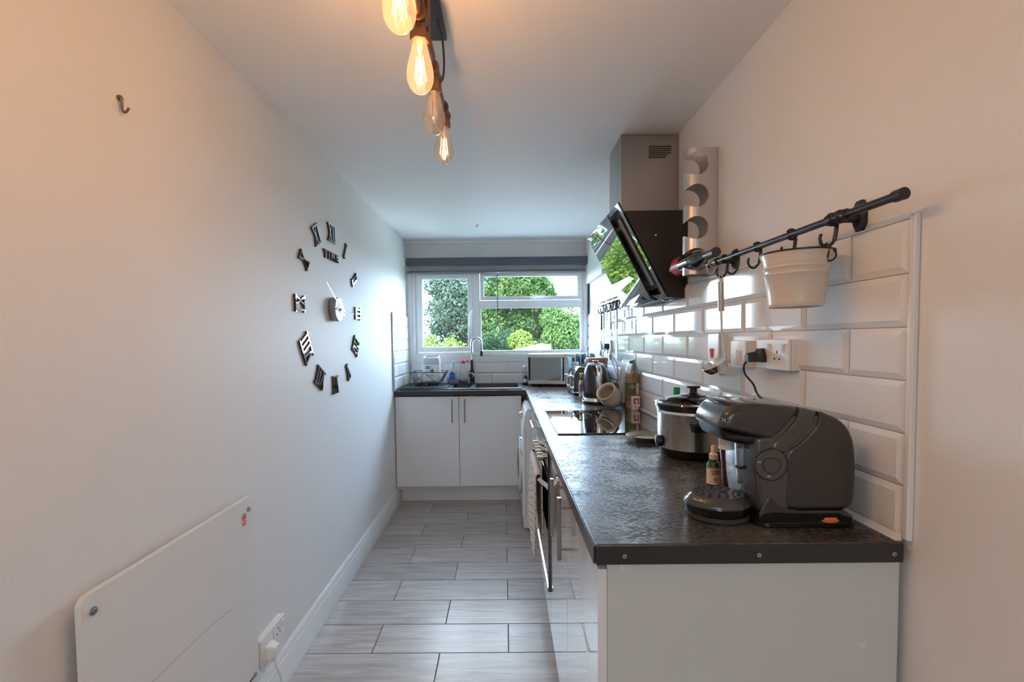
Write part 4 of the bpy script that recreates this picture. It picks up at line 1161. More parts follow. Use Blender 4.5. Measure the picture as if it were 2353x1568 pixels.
ob('bottle', MB().lathe([(0, 0), (0.026, 0.001), (0.027, 0.01), (0.027, 0.13), (0.014, 0.170), (0.0125, 0.184), (0, 0.184)], (0.722, 1.90, ZW), 20), mat('dark_green_glass', (0.01, 0.05, 0.02), 0.05, coat=0.5), gb)
ob('cap', MB().lathe([(0.0135, 0.182), (0.0135, 0.206), (0.012, 0.208), (0, 0.208)], (0.722, 1.90, ZW), 18), mat('bright_green_cap', srgb(0, 150, 70), 0.3), gb)

# plum tumbler and dropper bottle behind the coffee machine
cc = (0.608, 1.207, ZW)
cu_ = thing('tumbler', 'tall dark plum glazed tumbler behind the coffee machine', 'cup', cc)
ob('tumbler', MB().lathe([(0, 0), (0.024, 0.001), (0.0255, 0.008), (0.028, 0.07), (0.0325, 0.12), (0.0385, 0.151), (0.0395, 0.154), (0.037, 0.1545), (0.031, 0.12), (0.026, 0.06), (0.022, 0.012), (0, 0.010)], cc, 36), mat('plum_glaze', srgb(72, 10, 26), 0.08, coat=0.8), cu_)
ob('rim', MB().lathe([(0.0393, 0.1525), (0.0400, 0.1545), (0.0385, 0.156), (0.0368, 0.1545)], cc, 36), mat('dark_plum_rim', srgb(40, 12, 18), 0.1, coat=0.5), cu_)
text('mark', '3', 0.012, FR(cc[0] + 0.004, cc[1] - 0.0275, ZW + 0.012), mat('pale_pink_print', srgb(190, 130, 130), 0.5), cu_)
dc = (0.592, 1.262, ZW)
dc = (0.583, 1.262, ZW)
dp = thing('dropper_bottle', 'small green glass dropper bottle with cream label beside the plum tumbler', 'bottle', dc)
ob('bottle', MB().lathe([(0, 0), (0.0165, 0.001), (0.0175, 0.004), (0.0175, 0.058), (0.015, 0.066), (0.010, 0.070), (0.010, 0.074), (0, 0.074)], dc, 26), mat('green_glass', srgb(20, 105, 35), 0.04, trans=0.4, coat=0.6), dp)
ob('label', MB().sheet([[(dc[0] + 0.0178 * math.cos(R(a)), dc[1] + 0.0178 * math.sin(R(a)), ZW + z) for a in range(150, 391, 12)] for z in (0.006, 0.054)]), mat('cream_paper', srgb(238, 220, 190), 0.5), dp)
ob('label_band', MB().sheet([[(dc[0] + 0.0180 * math.cos(R(a)), dc[1] + 0.0180 * math.sin(R(a)), ZW + z) for a in range(150, 391, 12)] for z in (0.049, 0.054)]), mat('tan_paper', srgb(190, 150, 110), 0.5), dp)
M_INK = mat('dark_ink', (0.03, 0.03, 0.03), 0.6)
text('label_lettering', 'MODERN', 0.0068, FR(dc[0] - 0.004, dc[1] - 0.0183, ZW + 0.044), M_INK, dp, sx=0.85)
text('label_lettering', 'NATURE', 0.0068, FR(dc[0] - 0.003, dc[1] - 0.0183, ZW + 0.037), M_INK, dp, sx=0.85)
ob('label_flower', MB().lathe([(0.006, 0), (0, 0.0006)], n=7, M=axes((dc[0] - 0.002, dc[1] - 0.0180, ZW + 0.021), (1, 0, 0), (0, 0, 1), (0, -1, 0))), mat('orange_print', srgb(225, 150, 90), 0.5), dp)
ob('cap', MB().lathe([(0.0115, 0.0735), (0.0120, 0.075), (0.0120, 0.088), (0.0085, 0.090), (0.0085, 0.0905)], dc, 22).lathe([(0.0085, 0.0895), (0.0068, 0.092), (0.0068, 0.106), (0.0055, 0.112), (0, 0.1145)], dc, 18), mat('ivory_rubber', srgb(238, 218, 200), 0.5), dp, label='ivory dropper cap')

# ------------------------------------------------------------------ coffee machine
cm = thing('coffee_machine', 'charcoal capsule coffee machine with round drip tray at the worktop end', 'coffee machine', (0.63, 1.045, ZW))
CY, NY = 1.045, 0.970
def sc2(pts, n=5, closed=True):
    return [(p.x, p.y) for p in smooth_curve([(a, b, 0) for a, b in pts], n, closed)]
M_GUN = mat('charcoal_shell', srgb(48, 46, 45), 0.20, coat=0.6, bump=0.02, bscale=700)
M_GUN2 = mat('dark_grey_shell', srgb(64, 62, 61), 0.14, coat=0.7)
M_TANK = mat('smoked_tank', srgb(52, 50, 48), 0.24, coat=0.35, bump=0.04, bscale=900)
M_PIANO = mat('piano_black', (0.006, 0.006, 0.007), 0.05, coat=1.0)
# base
ob('base', MB().puff([(0.548, ZW + 0.012), (0.548, 0.990), (0.556, 1.012), (0.566, 1.034), (0.574, 1.028), (0.590, 1.008), (0.630, 0.9985), (0.734, 0.9985), (0.752, 0.985), (0.752, ZW + 0.012)], CY, 0.0745, 0.006, 3), M_PIANO, cm, label='piano black base')
ob('foot_plate', MB().loft([rrect(0.655, CY, w, dd, 0.03, z) for w, dd, z in ((0.212, 0.146, ZW), (0.222, 0.156, ZW + 0.004), (0.222, 0.156, ZW + 0.011), (0.214, 0.146, ZW + 0.014))]), M_PIANO, cm)
ob('service_disc', MB().lathe([(0, -0.007), (0.036, -0.007), (0.038, 0), (0.036, 0.007), (0, 0.008)], (0.702, 1.0042, 0.9765), 30), mat('orange_disc', srgb(225, 120, 60), 0.35), cm, label='orange disc stowed in the base')
# column
col = [(0.562, 0.972), (0.551, 1.000), (0.545, 1.040), (0.541, 1.085), (0.540, 1.130), (0.540, 1.158), (0.570, 1.162), (0.612, 1.160), (0.622, 1.125), (0.616, 1.0), (0.602, 0.972)]
ob('column', MB().puff(col, CY, 0.0725, 0.010, 4), M_GUN2, cm)
fp = MB()
rings = []
for k in range(11):
    t = k / 10
    z = 1.036 + 0.106 * t
    w = 0.034 * math.sqrt(max(0.02, 1 - (max(0, 0.35 - t) / 0.35) ** 2))
    xc = 0.5455 - 0.004 * min(1, (z - 1.04) / 0.085) - 0.004
    rings.append([(xc - 0.003 + 0.012 * (s_ ** 2), CY + s_ * w, z) for s_ in (-1, -0.75, -0.4, 0, 0.4, 0.75, 1)])
fp.sheet(rings)  # pale grey stands in for the window mirrored in the column front
o = ob('front_panel', fp, mat('window_reflection_grey', srgb(150, 158, 162), 0.12, 0.5, coat=0.4), cm, label='glossy column front panel with the window reflection painted pale')
md = o.modifiers.new('thick', 'SOLIDIFY'); md.thickness = 0.008
md = o.modifiers.new('split', 'EDGE_SPLIT'); md.split_angle = R(40)
ob('panel_slot', MB().tube(smooth_curve([(0.5395, NY + 0.048, 1.083), (0.5370, NY + 0.058, 1.077), (0.5366, NY + 0.078, 1.075)], 4), 0.003, 6), M_DARK, cm)
# collar between head and tank
collar = [(0.565, 1.135), (0.580, 1.150), (0.603, 1.172), (0.618, 1.190), (0.628, 1.210), (0.634, 1.223), (0.650, 1.221), (0.672, 1.2145), (0.668, 1.195), (0.655, 1.175), (0.632, 1.150), (0.606, 1.128), (0.598, 1.118), (0.572, 1.118)]
ob('collar', MB().puff(collar, CY, 0.0760, 0.016, 5), M_GUN2, cm)
ob('core', MB().puff([(0.56, 1.0), (0.56, 1.15), (0.60, 1.195), (0.64, 1.212), (0.672, 1.205), (0.715, 1.185), (0.735, 1.14), (0.738, 1.005)], CY, 0.0708, 0.004, 3), M_GUN2, cm)
# water tank
tank = sc2([(0.606, 1.003), (0.6045, 1.06), (0.604, 1.122), (0.630, 1.145), (0.656, 1.170), (0.670, 1.190), (0.676, 1.2125), (0.696, 1.207), (0.718, 1.197), (0.738, 1.178), (0.751, 1.148), (0.756, 1.105), (0.756, 1.055), (0.752, 1.015), (0.738, 1.000), (0.68, 0.9985)], 3)
ob('water_tank', MB().puff(tank, CY, 0.0748, 0.011, 5), M_TANK, cm)
# head
head = sc2([(0.465, 1.182), (0.470, 1.203), (0.486, 1.222), (0.512, 1.2315), (0.548, 1.2315), (0.590, 1.2275), (0.632, 1.2225), (0.624, 1.205), (0.608, 1.182), (0.578, 1.152), (0.555, 1.155), (0.520, 1.163), (0.490, 1.171), (0.470, 1.176)], 3)
ob('head', MB().puff(head, CY, 0.0752, 0.020, 6), M_GUN, cm)
under = [(0.470, 1.1765), (0.474, 1.160), (0.480, 1.150), (0.52, 1.140), (0.565, 1.138), (0.590, 1.150), (0.578, 1.156), (0.52, 1.165)]
ob('head_underside', MB().puff(under, CY, 0.068, 0.018, 4), M_BLACK, cm)
ob('spout', MB().lathe([(0.017, 0.0), (0.016, 0.010), (0.018, 0.030), (0, 0.030)], (0.512, CY, 1.118), 20), mat('ivory_spout', srgb(205, 200, 195), 0.4), cm)
mk = axes((0.447, CY - 0.030, 1.196), (0.55, -0.80, 0.0), (0.28, 0.19, 0.94), (-0.78, -0.53, 0.33))
text('lettering', 'BOSCH', 0.011, axes((0.4625, CY - 0.0595, 1.196), Vector((0.72, -0.69, 0)).normalized(), Vector((0.22, 0.23, 0.95)).normalized(), Vector((-0.66, -0.69, 0.30)).normalized()), mat('silver_lettering', (0.6, 0.62, 0.63), 0.3, 0.6), cm, depth=0.003)
# control dial on the near side
KD = axes((0.572, NY + 0.0005, 1.100), (1, 0, 0), (0, 0, 1), (0, -1, 0))
kd = ob('control_disc', MB().lathe([(0.0335, -0.004), (0.0335, 0.0008), (0.032, 0.0018), (0, 0.0022)], n=40, M=KD), mat('grey_disc', srgb(74, 72, 71), 0.22, coat=0.4), cm)
ring = [KD @ Vector((0.0345 * math.cos(2 * PI * k / 40), 0.0345 * math.sin(2 * PI * k / 40), 0.0004)) for k in range(40)]
ob('disc_seam', MB().tube(ring, 0.0007, 5, True), M_DARK, kd)
bt = [KD @ Vector((0.019 * math.cos(2 * PI * k / 40), 0.0185 * math.sin(2 * PI * k / 40), 0.0022)) if math.sin(2 * PI * k / 40) < 0.75 else KD @ Vector((0.019 * math.cos(2 * PI * k / 40), 0.0140, 0.0022)) for k in range(40)]
ob('button_seam', MB().tube(bt, 0.0007, 5, True), M_DARK, kd)
M_PRN = mat('pale_print', srgb(205, 205, 205), 0.4)
text('lettering', 'calc', 0.0052, axes((0.566, NY - 0.0020, 1.0755), (1, 0, 0), (0, 0, 1), (0, -1, 0)), M_PRN, kd)
text('lettering', 'I/O', 0.0052, axes((0.5455, NY - 0.0020, 1.106), (1, 0, 0), (0, 0, 1), (0, -1, 0)), M_PRN, kd)
# drip tray
tc_ = (0.490, 1.040)
def el(prof): return MB().lathe(prof, (tc_[0], tc_[1], 0), 44, sx=0.074, sy=0.062)
ob('tray_base', el([(1e-7, ZW), (0.86, ZW), (0.93, ZW + 0.004), (0.95, ZW + 0.014), (1e-7, ZW + 0.014)]).box(0.53, 0.575, CY - 0.035, CY + 0.035, ZW, ZW + 0.018, 0.004), mat('mid_grey_plastic', srgb(70, 72, 72), 0.35), cm)
ob('drip_tray', el([(0.90, ZW + 0.013), (0.97, ZW + 0.022), (1.0, ZW + 0.034), (0.985, ZW + 0.036)]), M_PIANO, cm)
trr = el([(0.985, ZW + 0.036), (1.0, ZW + 0.037), (0.985, ZW + 0.041), (0.86, ZW + 0.050), (0.79, ZW + 0.0545), (0.77, ZW + 0.0545), (0.76, ZW + 0.045)])
ob('tray_rim', trr, M_GREYPL, cm)
ob('tray_grille', el([(0.772, ZW + 0.0535), (0.765, ZW + 0.0560), (1e-7, ZW + 0.0565)]), mat('matt_grille', srgb(56, 55, 54), 0.45), cm)
hz = ZW + 0.0568
k = 0
for rr_, nn in ((0.30, 6), (0.46, 11), (0.62, 15)):
    for i in range(nn):
        a = 2 * PI * i / nn + rr_
        x, y = tc_[0] + 0.074 * rr_ * math.cos(a), tc_[1] + 0.062 * rr_ * math.sin(a)
        ob('grille_hole', MB().lathe([(0.0033, -0.0012), (0.0033, 0.0002), (0, 0.0003)], (x, y, hz), 10), M_DARK, cm)
ob('grille_hole', MB().lathe([(0.0085, -0.0012), (0.0085, 0.0002), (0, 0.0003)], (tc_[0] + 0.012, tc_[1], hz), 20, sy=0.8), M_DARK, cm)
text('lettering', 'TASSIMO', 0.0080, axes((tc_[0] - 0.0572, tc_[1] - 0.0338, ZW + 0.0488), (0.64, -0.77, 0), (0.658, 0.547, 0.519), (-0.40, -0.33, 0.855)), mat('silver_lettering'), cm, depth=0.0012)

# ------------------------------------------------------------------ sockets and switches on the tiles
M_SOCK = mat('ivory_white_plastic', (0.80, 0.775, 0.75), 0.22)
XS = XR + 0.003
def plate(name, label, cat, y0, y1, z0, z1, dep=0.034, edge=0.004):
    t = thing(name, label, cat, (XS - dep / 2, (y0 + y1) / 2, (z0 + z1) / 2))
    ob('back_box', MB().box(XS - dep + 0.008, XS, y0 + 0.001, y1 - 0.001, z0 + 0.001, z1 - 0.001), M_SOCK, t)
    bev(ob('plate', MB().box(XS - dep, XS - dep + 0.008, y0, y1, z0, z1), M_SOCK, t), edge, 3)
    return t, XS - dep
def rocker(t, x, y, z, m, w=0.012, h=0.024):
    ob('rocker', MB().loft([[(x + 0.001, y - w / 2, z - h / 2), (x + 0.001, y + w / 2, z - h / 2), (x + 0.001, y + w / 2, z + h / 2), (x + 0.001, y - w / 2, z + h / 2)], [(x - 0.002, y - w * 0.42, z - h / 2), (x - 0.002, y + w * 0.42, z - h / 2), (x - 0.006, y + w * 0.46, z + h / 2), (x - 0.006, y - w * 0.46, z + h / 2)]]), m, t)
def pins(t, x, y, z):
    ob('socket_pins', MB().box(x - 0.0006, x + 0.002, y - 0.002, y + 0.002, z + 0.007, z + 0.0155).box(x - 0.0006, x + 0.002, y - 0.0145, y - 0.0085, z - 0.010, z - 0.005).box(x - 0.0006, x + 0.002, y + 0.0085, y + 0.0145, z - 0.010, z - 0.005), M_DARK, t)
t, xf = plate('wall_socket', 'white double wall socket with black plug on the tiles above the coffee machine', 'socket', 1.229, 1.386, 1.281, 1.368)
rocker(t, xf, 1.318, 1.343, M_SOCK); rocker(t, xf, 1.249, 1.343, M_SOCK)
pins(t, xf, 1.281, 1.320)
ob('plate_screw', MB().lathe([(0.003, 0), (0, 0.0012)], n=10, M=axes((xf, 1.246, 1.325), (0, -1, 0), (0, 0, 1), (-1, 0, 0))), M_STEEL, t)
pl = thing('power_plug', 'black mains plug with trailing cable in the socket above the coffee machine', 'plug', (0.74, 1.352, 1.315))
pm = MB()
pm.loft([[(x_, y_, z_) for y_, z_ in ((1.352 - w, 1.301), (1.352 + w, 1.301), (1.352 + w, 1.320), (1.352 + w * 0.5, 1.341 - dz), (1.352 - w * 0.5, 1.341 - dz), (1.352 - w, 1.320))] for x_, w, dz in ((xf - 0.0005, 0.022, 0), (xf - 0.012, 0.022, 0.001), (xf - 0.020, 0.013, 0.010), (xf - 0.045, 0.011, 0.014), (xf - 0.048, 0.010, 0.016))])
ob('body', pm, mat('black_rubber', (0.02, 0.02, 0.021), 0.4), pl)
ob('cable', MB().tube(smooth_curve([(xf - 0.044, 1.352, 1.306), (xf - 0.050, 1.360, 1.290), (xf - 0.046, 1.362, 1.265), (xf - 0.030, 1.345, 1.235), (xf - 0.020, 1.338, 1.205), (xf - 0.010, 1.290, 1.175), (XR - 0.010, 1.255, 1.150), (XR - 0.012, 1.235, 1.05), (XR - 0.014, 1.21, ZW + 0.010), (XR - 0.02, 1.17, ZW + 0.0035), (0.772, 1.142, ZW + 0.0035), (0.755, 1.126, ZW + 0.0035)], 8), 0.0030, 8), mat('black_rubber'), pl)
t, xf2 = plate('fused_switch', 'white fused spur switch between the double socket and the hanging ladle', 'switch', 1.441, 1.536, 1.277, 1.364, 0.038, 0.010)
rocker(t, xf2, 1.472, 1.318, M_SOCK, 0.018, 0.026)
ob('fuse_holder', MB().box(xf2 - 0.0015, xf2 + 0.002, 1.492, 1.504, 1.300, 1.334, 0.0008), M_SOCK, t)
ob('plate_screw', MB().lathe([(0.003, 0), (0, 0.0012)], n=10, M=axes((xf2, 1.522, 1.322), (0, -1, 0), (0, 0, 1), (-1, 0, 0))), M_STEEL, t)
t, xf3 = plate('cooker_switch', 'tall white cooker switch with red rocker behind the hanging ladle', 'switch', 1.628, 1.716, 1.243, 1.390, 0.034)
rocker(t, xf3, 1.679, 1.317, mat('red_rocker', srgb(215, 40, 35), 0.3), 0.020, 0.034)
for z in (1.374, 1.259):
    ob('plate_screw', MB().lathe([(0.003, 0), (0, 0.0012)], n=10, M=axes((xf3, 1.672, z), (0, -1, 0), (0, 0, 1), (-1, 0, 0))), M_STEEL, t)
t, xf4 = plate('wall_socket', 'white double wall socket behind the hanging utensils near the window', 'socket', 3.335, 3.49, 1.275, 1.362, 0.02)
p4 = thing('power_plug', 'white plug with grey cable in the socket behind the utensils', 'plug', (xf4 - 0.02, 3.452, 1.315))
ob('body', MB().box(xf4 - 0.040, xf4, 3.430, 3.474, 1.295, 1.340, 0.008), M_WPL, p4)
ob('cable', MB().tube(smooth_curve([(xf4 - 0.035, 3.452, 1.295), (xf4 - 0.05, 3.452, 1.26), (xf4 - 0.03, 3.42, 1.235), (0.72, 3.30, 1.26), (0.715, 3.2, 1.30), (0.73, 3.12, 1.27), (0.77, 3.1, 1.2), (0.78, 3.12, 1.1), (0.765, 3.26, 0.975), (0.74, 3.30, 0.97)], 8), 0.003, 6), mat('grey_cable', (0.4, 0.4, 0.4), 0.5), p4)
p5 = thing('power_plug', 'black plug in the socket behind the utensils near the window', 'plug', (xf4 - 0.02, 3.372, 1.315))
ob('body', MB().box(xf4 - 0.042, xf4, 3.350, 3.394, 1.288, 1.338, 0.008), mat('black_rubber'), p5)

# ------------------------------------------------------------------ near rail with hooks
XRL, ZRL = 0.740, 1.636
rl = thing('hanging_rail', 'black hanging rail above the tiled splashback with bucket and ladle', 'rail', (XRL, 1.25, ZRL))
ob('bar', MB().cyl((XRL, 0.862, ZRL), (XRL, 1.648, ZRL), 0.0085, n=20), M_BLKMET, rl)
for y0, y1 in ((0.852, 0.872), (1.640, 1.656)):
    ob('end_cap', MB().cyl((XRL, y0, ZRL), (XRL, y1, ZRL), 0.0115, n=20), M_BLKMET, rl)
ob('collar', MB().lathe([(0.009, -0.022), (0.0125, -0.020), (0.0125, -0.014), (0.010, -0.010), (0.015, -0.004), (0.015, 0.004), (0.010, 0.010), (0.0125, 0.014), (0.0125, 0.020), (0.009, 0.022)], n=20, M=axes((XRL, 1.012, ZRL), (1, 0, 0), (0, 0, -1), (0, 1, 0))), M_BLKMET, rl)
def bracket(par, y, m=M_BLKMET):
    mb = MB()
    pts = [(-0.017, -0.018), (-0.008, -0.034), (0.008, -0.034), (0.017, -0.018), (0.017, 0.018), (0.008, 0.034), (-0.008, 0.034), (-0.017, 0.018)]
    mb.loft([[(XW - 0.001, y + a, ZRL + 0.008 + b) for a, b in pts], [(XW - 0.008, y + a, ZRL + 0.008 + b) for a, b in pts], [(XW - 0.013, y + a * 0.7, ZRL + 0.008 + b * 0.8) for a, b in pts]])
    mb.cyl((XW - 0.010, y, ZRL + 0.002), (XRL, y, ZRL), 0.009, 0.0075, 14)
    mb.cyl((XRL, y - 0.010, ZRL), (XRL, y + 0.010, ZRL), 0.0125, n=18)
    return ob('wall_bracket', mb, m, par)
bracket(rl, 1.038); bracket(rl, 1.588)
def hook_mb(y, x0, z0, s=1.0, th=0.0034):
    mb = MB()
    pts = [(0, y, 0)]
    path = []
    for k in range(13):
        a = R(-60) + R(300) * k / 12
        path.append((x0 + 0.0125 * math.sin(a) * s, y, z0 + 0.0125 * math.cos(a) * s))
    mb.tube(path, th, 8)
    pt = [(x0 + 0.010 * s, y, z0 - 0.010 * s), (x0 + 0.008 * s, y, z0 - 0.030 * s), (x0 + 0.004 * s, y, z0 - 0.048 * s), (x0 - 0.008 * s, y, z0 - 0.060 * s), (x0 - 0.022 * s, y, z0 - 0.056 * s), (x0 - 0.027 * s, y, z0 - 0.042 * s), (x0 - 0.025 * s, y, z0 - 0.036 * s)]
    mb.tube(smooth_curve(pt, 5), [th * 1.3] * 10 + [th] * 21, 8)
    mb.lathe([(0, -0.004), (0.004, 0), (0, 0.004)], (x0 - 0.025 * s, y, z0 - 0.034 * s), 8)
    return mb
GRP_H = 'S hooks on the black rail'
labs = ['black hook holding the steel ladle on the black rail', 'empty black hook beside the ladle hook, just past the far wall bracket', 'empty black hook between the ladle hooks and the bucket', 'black hook above the far rim of the cream bucket', 'black hook by the rail collar holding the chain of the cream bucket']
hk0 = None
for (y, lb_) in zip((1.532, 1.462, 1.337, 1.180, 1.036), labs):
    if hk0 is None:
        hk0 = ob('rail_hook', hook_mb(y, XRL, ZRL), M_BLKMET, None, (XRL, y, ZRL)); o = hk0
    else:
        o = hk0.copy(); COL.objects.link(o); o.location = (XRL, y, ZRL)
    tag(o, lb_, 'hook', GRP_H)
st = ob('string_loop', MB().tube(smooth_curve([(XRL, 1.628, ZRL + 0.011), (XRL - 0.012, 1.632, ZRL + 0.002), (XRL - 0.010, 1.640, ZRL - 0.022), (XRL + 0.004, 1.645, ZRL - 0.034), (XRL + 0.014, 1.632, ZRL - 0.020), (XRL + 0.012, 1.622, ZRL + 0.004)], 6, True), 0.0016, 6, True).tube(smooth_curve([(XRL, 1.624, ZRL + 0.010), (XRL - 0.011, 1.625, ZRL), (XRL, 1.626, ZRL - 0.011), (XRL + 0.011, 1.625, ZRL)], 5, True), 0.0014, 6, True), mat('white_string', (0.75, 0.72, 0.68), 0.9), None, (XRL, 1.63, ZRL))
tag(st, 'loop of white string tied round the far end of the black rail', 'string')

# bucket
bc = (0.700, 1.098, 1.445)
bu = thing('bucket', 'cream enamel bucket with dark rim hanging from the black rail', 'bucket', bc)
M_CREAM = mat('cream_enamel', srgb(205, 195, 182), 0.3, coat=0.2)
ob('body', MB().lathe([(0, 0.003), (0.052, 0.003), (0.056, 0.0), (0.0575, 0.004), (0.0585, 0.010), (0.0578, 0.012), (0.0655, 0.072), (0.068, 0.076), (0.0668, 0.080), (0.0685, 0.088), (0.0705, 0.092), (0.069, 0.097), (0.0765, 0.126), (0.0745, 0.126), (0.055, 0.014), (0, 0.010)], bc, 48), M_CREAM, bu)
ob('rim', MB().tube([(bc[0] + 0.0765 * math.cos(2 * PI * k / 48), bc[1] + 0.0765 * math.sin(2 * PI * k / 48), bc[2] + 0.127) for k in range(48)], 0.0022, 6, True), M_BLACK, bu, label='dark rolled rim')
lk = MB()
def link(mb, c, rx, rz, ax_, r=0.0022):
    mb.tube([(c[0] + (rx * math.cos(2 * PI * k / 20) if ax_ == 'x' else 0), c[1] + (rx * math.cos(2 * PI * k / 20) if ax_ == 'y' else 0), c[2] + rz * math.sin(2 * PI * k / 20)) for k in range(20)], r, 6, True)
link(lk, (XRL - 0.012, 1.036, 1.566), 0.007, 0.017, 'y')
link(lk, (XRL - 0.004, 1.036, 1.5585), 0.014, 0.014, 'x')
ob('hanging_link', lk, M_BLKMET, bu)

# ladle
ly = 1.527
la = thing('ladle', 'long steel ladle hanging from the black rail in front of the switches', 'ladle', (0.725, ly, 1.42))
ob('eyelet', MB().tube([(0.724 + 0.006 * math.cos(2 * PI * k / 16), ly, 1.572 + 0.011 * math.sin(2 * PI * k / 16)) for k in range(16)], 0.0016, 6, True), M_CHROME, la)
ob('grip', MB().cyl((0.724, ly, 1.560), (0.727, ly, 1.462), 0.0095, n=18), M_STEEL, la, label='brushed steel tubular grip')
ob('shaft', MB().tube([(0.727, ly, 1.464), (0.730, ly, 1.38), (0.742, ly, 1.308), (0.744, ly, 1.296)], [0.0036, 0.0036, 0.0042, 0.005], 10), M_CHROME, la)
bm_ = MB()
Ml = Matrix.Translation((0.706, ly, 1.288)) @ Matrix.Rotation(R(-32), 4, 'Y')
bm_.lathe([(0.0425, 0.001), (0.044, 0.0), (0.042, -0.010), (0.034, -0.024), (0.020, -0.031), (0, -0.033), ], n=32, M=Ml)
bm_.lathe([(0.0425, 0.001), (0.040, -0.010), (0.033, -0.022), (0.019, -0.029), (0, -0.031)], n=32, M=Ml)
ob('bowl', bm_, M_CHROME, la, label='polished ladle bowl')

# far rail by the window
ZF2, XF2 = 1.635, 0.752
fr_ = thing('hanging_rail', 'pale steel utensil rail with eight black hooks near the window', 'rail', (XF2, 3.2, ZF2))
ob('bar', MB().cyl((XF2, 2.88, ZF2), (XF2, 3.555, ZF2), 0.0085, n=16), mat('pale_rail_steel', (0.75, 0.74, 0.68), 0.3, 0.7), fr_)
ob('end_knob', MB().lathe([(0, -0.014), (0.011, -0.008), (0.014, 0), (0.011, 0.008), (0, 0.014)], (XF2, 3.568, ZF2), 16), mat('pale_rail_steel'), fr_)
for y in (2.95, 3.345):
    ob('wall_bracket', MB().cyl((XW, y, ZF2 + 0.006), (XF2, y, ZF2), 0.007, n=10).cyl((XW - 0.008, y, ZF2 + 0.008), (XW, y, ZF2 + 0.008), 0.020, n=16), M_BLKMET, fr_)
labs = ['black hook nearest the window on the pale steel rail, holding the black turner', 'second black hook from the window on the pale steel rail', 'third black hook from the window on the pale steel rail', 'fourth black hook from the window on the pale steel rail', 'fifth black hook from the window on the pale steel rail', 'sixth black hook from the window on the pale steel rail', 'seventh black hook from the window on the pale steel rail', 'eighth black hook from the window, next to the cooker hood']
hk1 = None
labs[0] = 'black hook at the window end of the pale steel rail, holding the black turner'
for y, lb_ in zip((3.470, 3.390, 3.250, 3.180, 3.090, 3.055, 3.000, 2.905), labs):
    if hk1 is None:
        hk1 = ob('rail_hook', hook_mb(y, XF2, ZF2, 1.15, 0.003), M_BLKMET, None, (XF2, y, ZF2)); o = hk1
    else:
        o = hk1.copy(); COL.objects.link(o); o.location = (XF2, y, ZF2)
    tag(o, lb_, 'hook', 'hooks on the pale steel rail')
def utensil(name, label, cat, y, z0, z1, z2, gm, head, hm, x=0.744):
    t = thing(name, label, cat, (x, y, z1))
    ob('eyelet', MB().tube([(x + 0.005 * math.cos(2 * PI * k / 14), y, z0 + 0.008 + 0.010 * math.sin(2 * PI * k / 14)) for k in range(14)], 0.0018, 6, True), M_CHROME, t)
    ob('grip', MB().box(x - 0.006, x + 0.006, y - 0.011, y + 0.011, z1, z0, 0.004), gm, t)
    ob('shaft', MB().box(x - 0.002, x + 0.002, y - 0.008, y + 0.008, z2, z1 + 0.002), M_STEEL, t)
    head(t, x, y, z2)
    return t
def turner(t, x, y, z):
    pts = [(-0.016, 0.05), (0.016, 0.05), (0.034, 0.0), (0.038, -0.065), (-0.038, -0.065), (-0.034, 0.0)]
    ob('blade', MB().loft([[(x - 0.008 + 0.10 * max(0, -b) * 0.2, y + a, z + b) for a, b in pts], [(x - 0.005 + 0.10 * max(0, -b) * 0.2, y + a, z + b) for a, b in pts]]), M_BLACK, t)
    for b in (-0.005, -0.025, -0.045):
        ob('slot', MB().box(x - 0.0098, x - 0.0070, y - 0.014, y + 0.014, z + b - 0.004, z + b + 0.004), mat('tile_seen_through', (0.72, 0.72, 0.71), 0.3), t)
def fork(t, x, y, z):
    for k in (-1, 0, 1):
        ob('tine', MB().tube([(x, y + 0.007 * k, z + 0.002), (x - 0.006, y + 0.009 * k, z - 0.05)], 0.002, 6), M_STEEL, t)
def spoon(t, x, y, z):
    ob('bowl', MB().lathe([(0, -0.010), (0.022, -0.006), (0.030, 0.002), (0.024, 0.0), (0, -0.005)], n=24, sy=1.4, M=axes((x - 0.004, y, z - 0.035), (0, 1, 0), (0, 0, 1), (1, 0, 0))), M_STEEL, t)
def spatula(t, x, y, z):
    ob('blade', MB().loft([[(x - 0.003, y + a, z + b) for a, b in ((-0.012, 0.03), (0.012, 0.03), (0.028, -0.02), (0.030, -0.09), (-0.026, -0.10), (-0.028, -0.02))], [(x + 0.003, y + a, z + b) for a, b in ((-0.012, 0.03), (0.012, 0.03), (0.028, -0.02), (0.030, -0.09), (-0.026, -0.10), (-0.028, -0.02))]]), mat('mint_silicone', srgb(190, 225, 205), 0.3), t)
utensil('turner', 'black slotted turner hanging at the window end of the steel rail', 'utensil', 3.470, 1.555, 1.440, 1.310, M_BLACK, turner, None)
utensil('serving_fork', 'short steel-handled fork hanging beside the black slotted turner', 'utensil', 3.390, 1.560, 1.450, 1.36, M_STEEL, fork, None)
utensil('serving_spoon', 'long steel serving spoon hanging in the middle of the steel rail', 'utensil', 3.180, 1.560, 1.438, 1.30, M_STEEL, spoon, None)
utensil('spatula', 'mint green silicone spatula with steel grip under the cooker hood', 'utensil', 3.000, 1.562, 1.438, 1.335, M_STEEL, spatula, None)

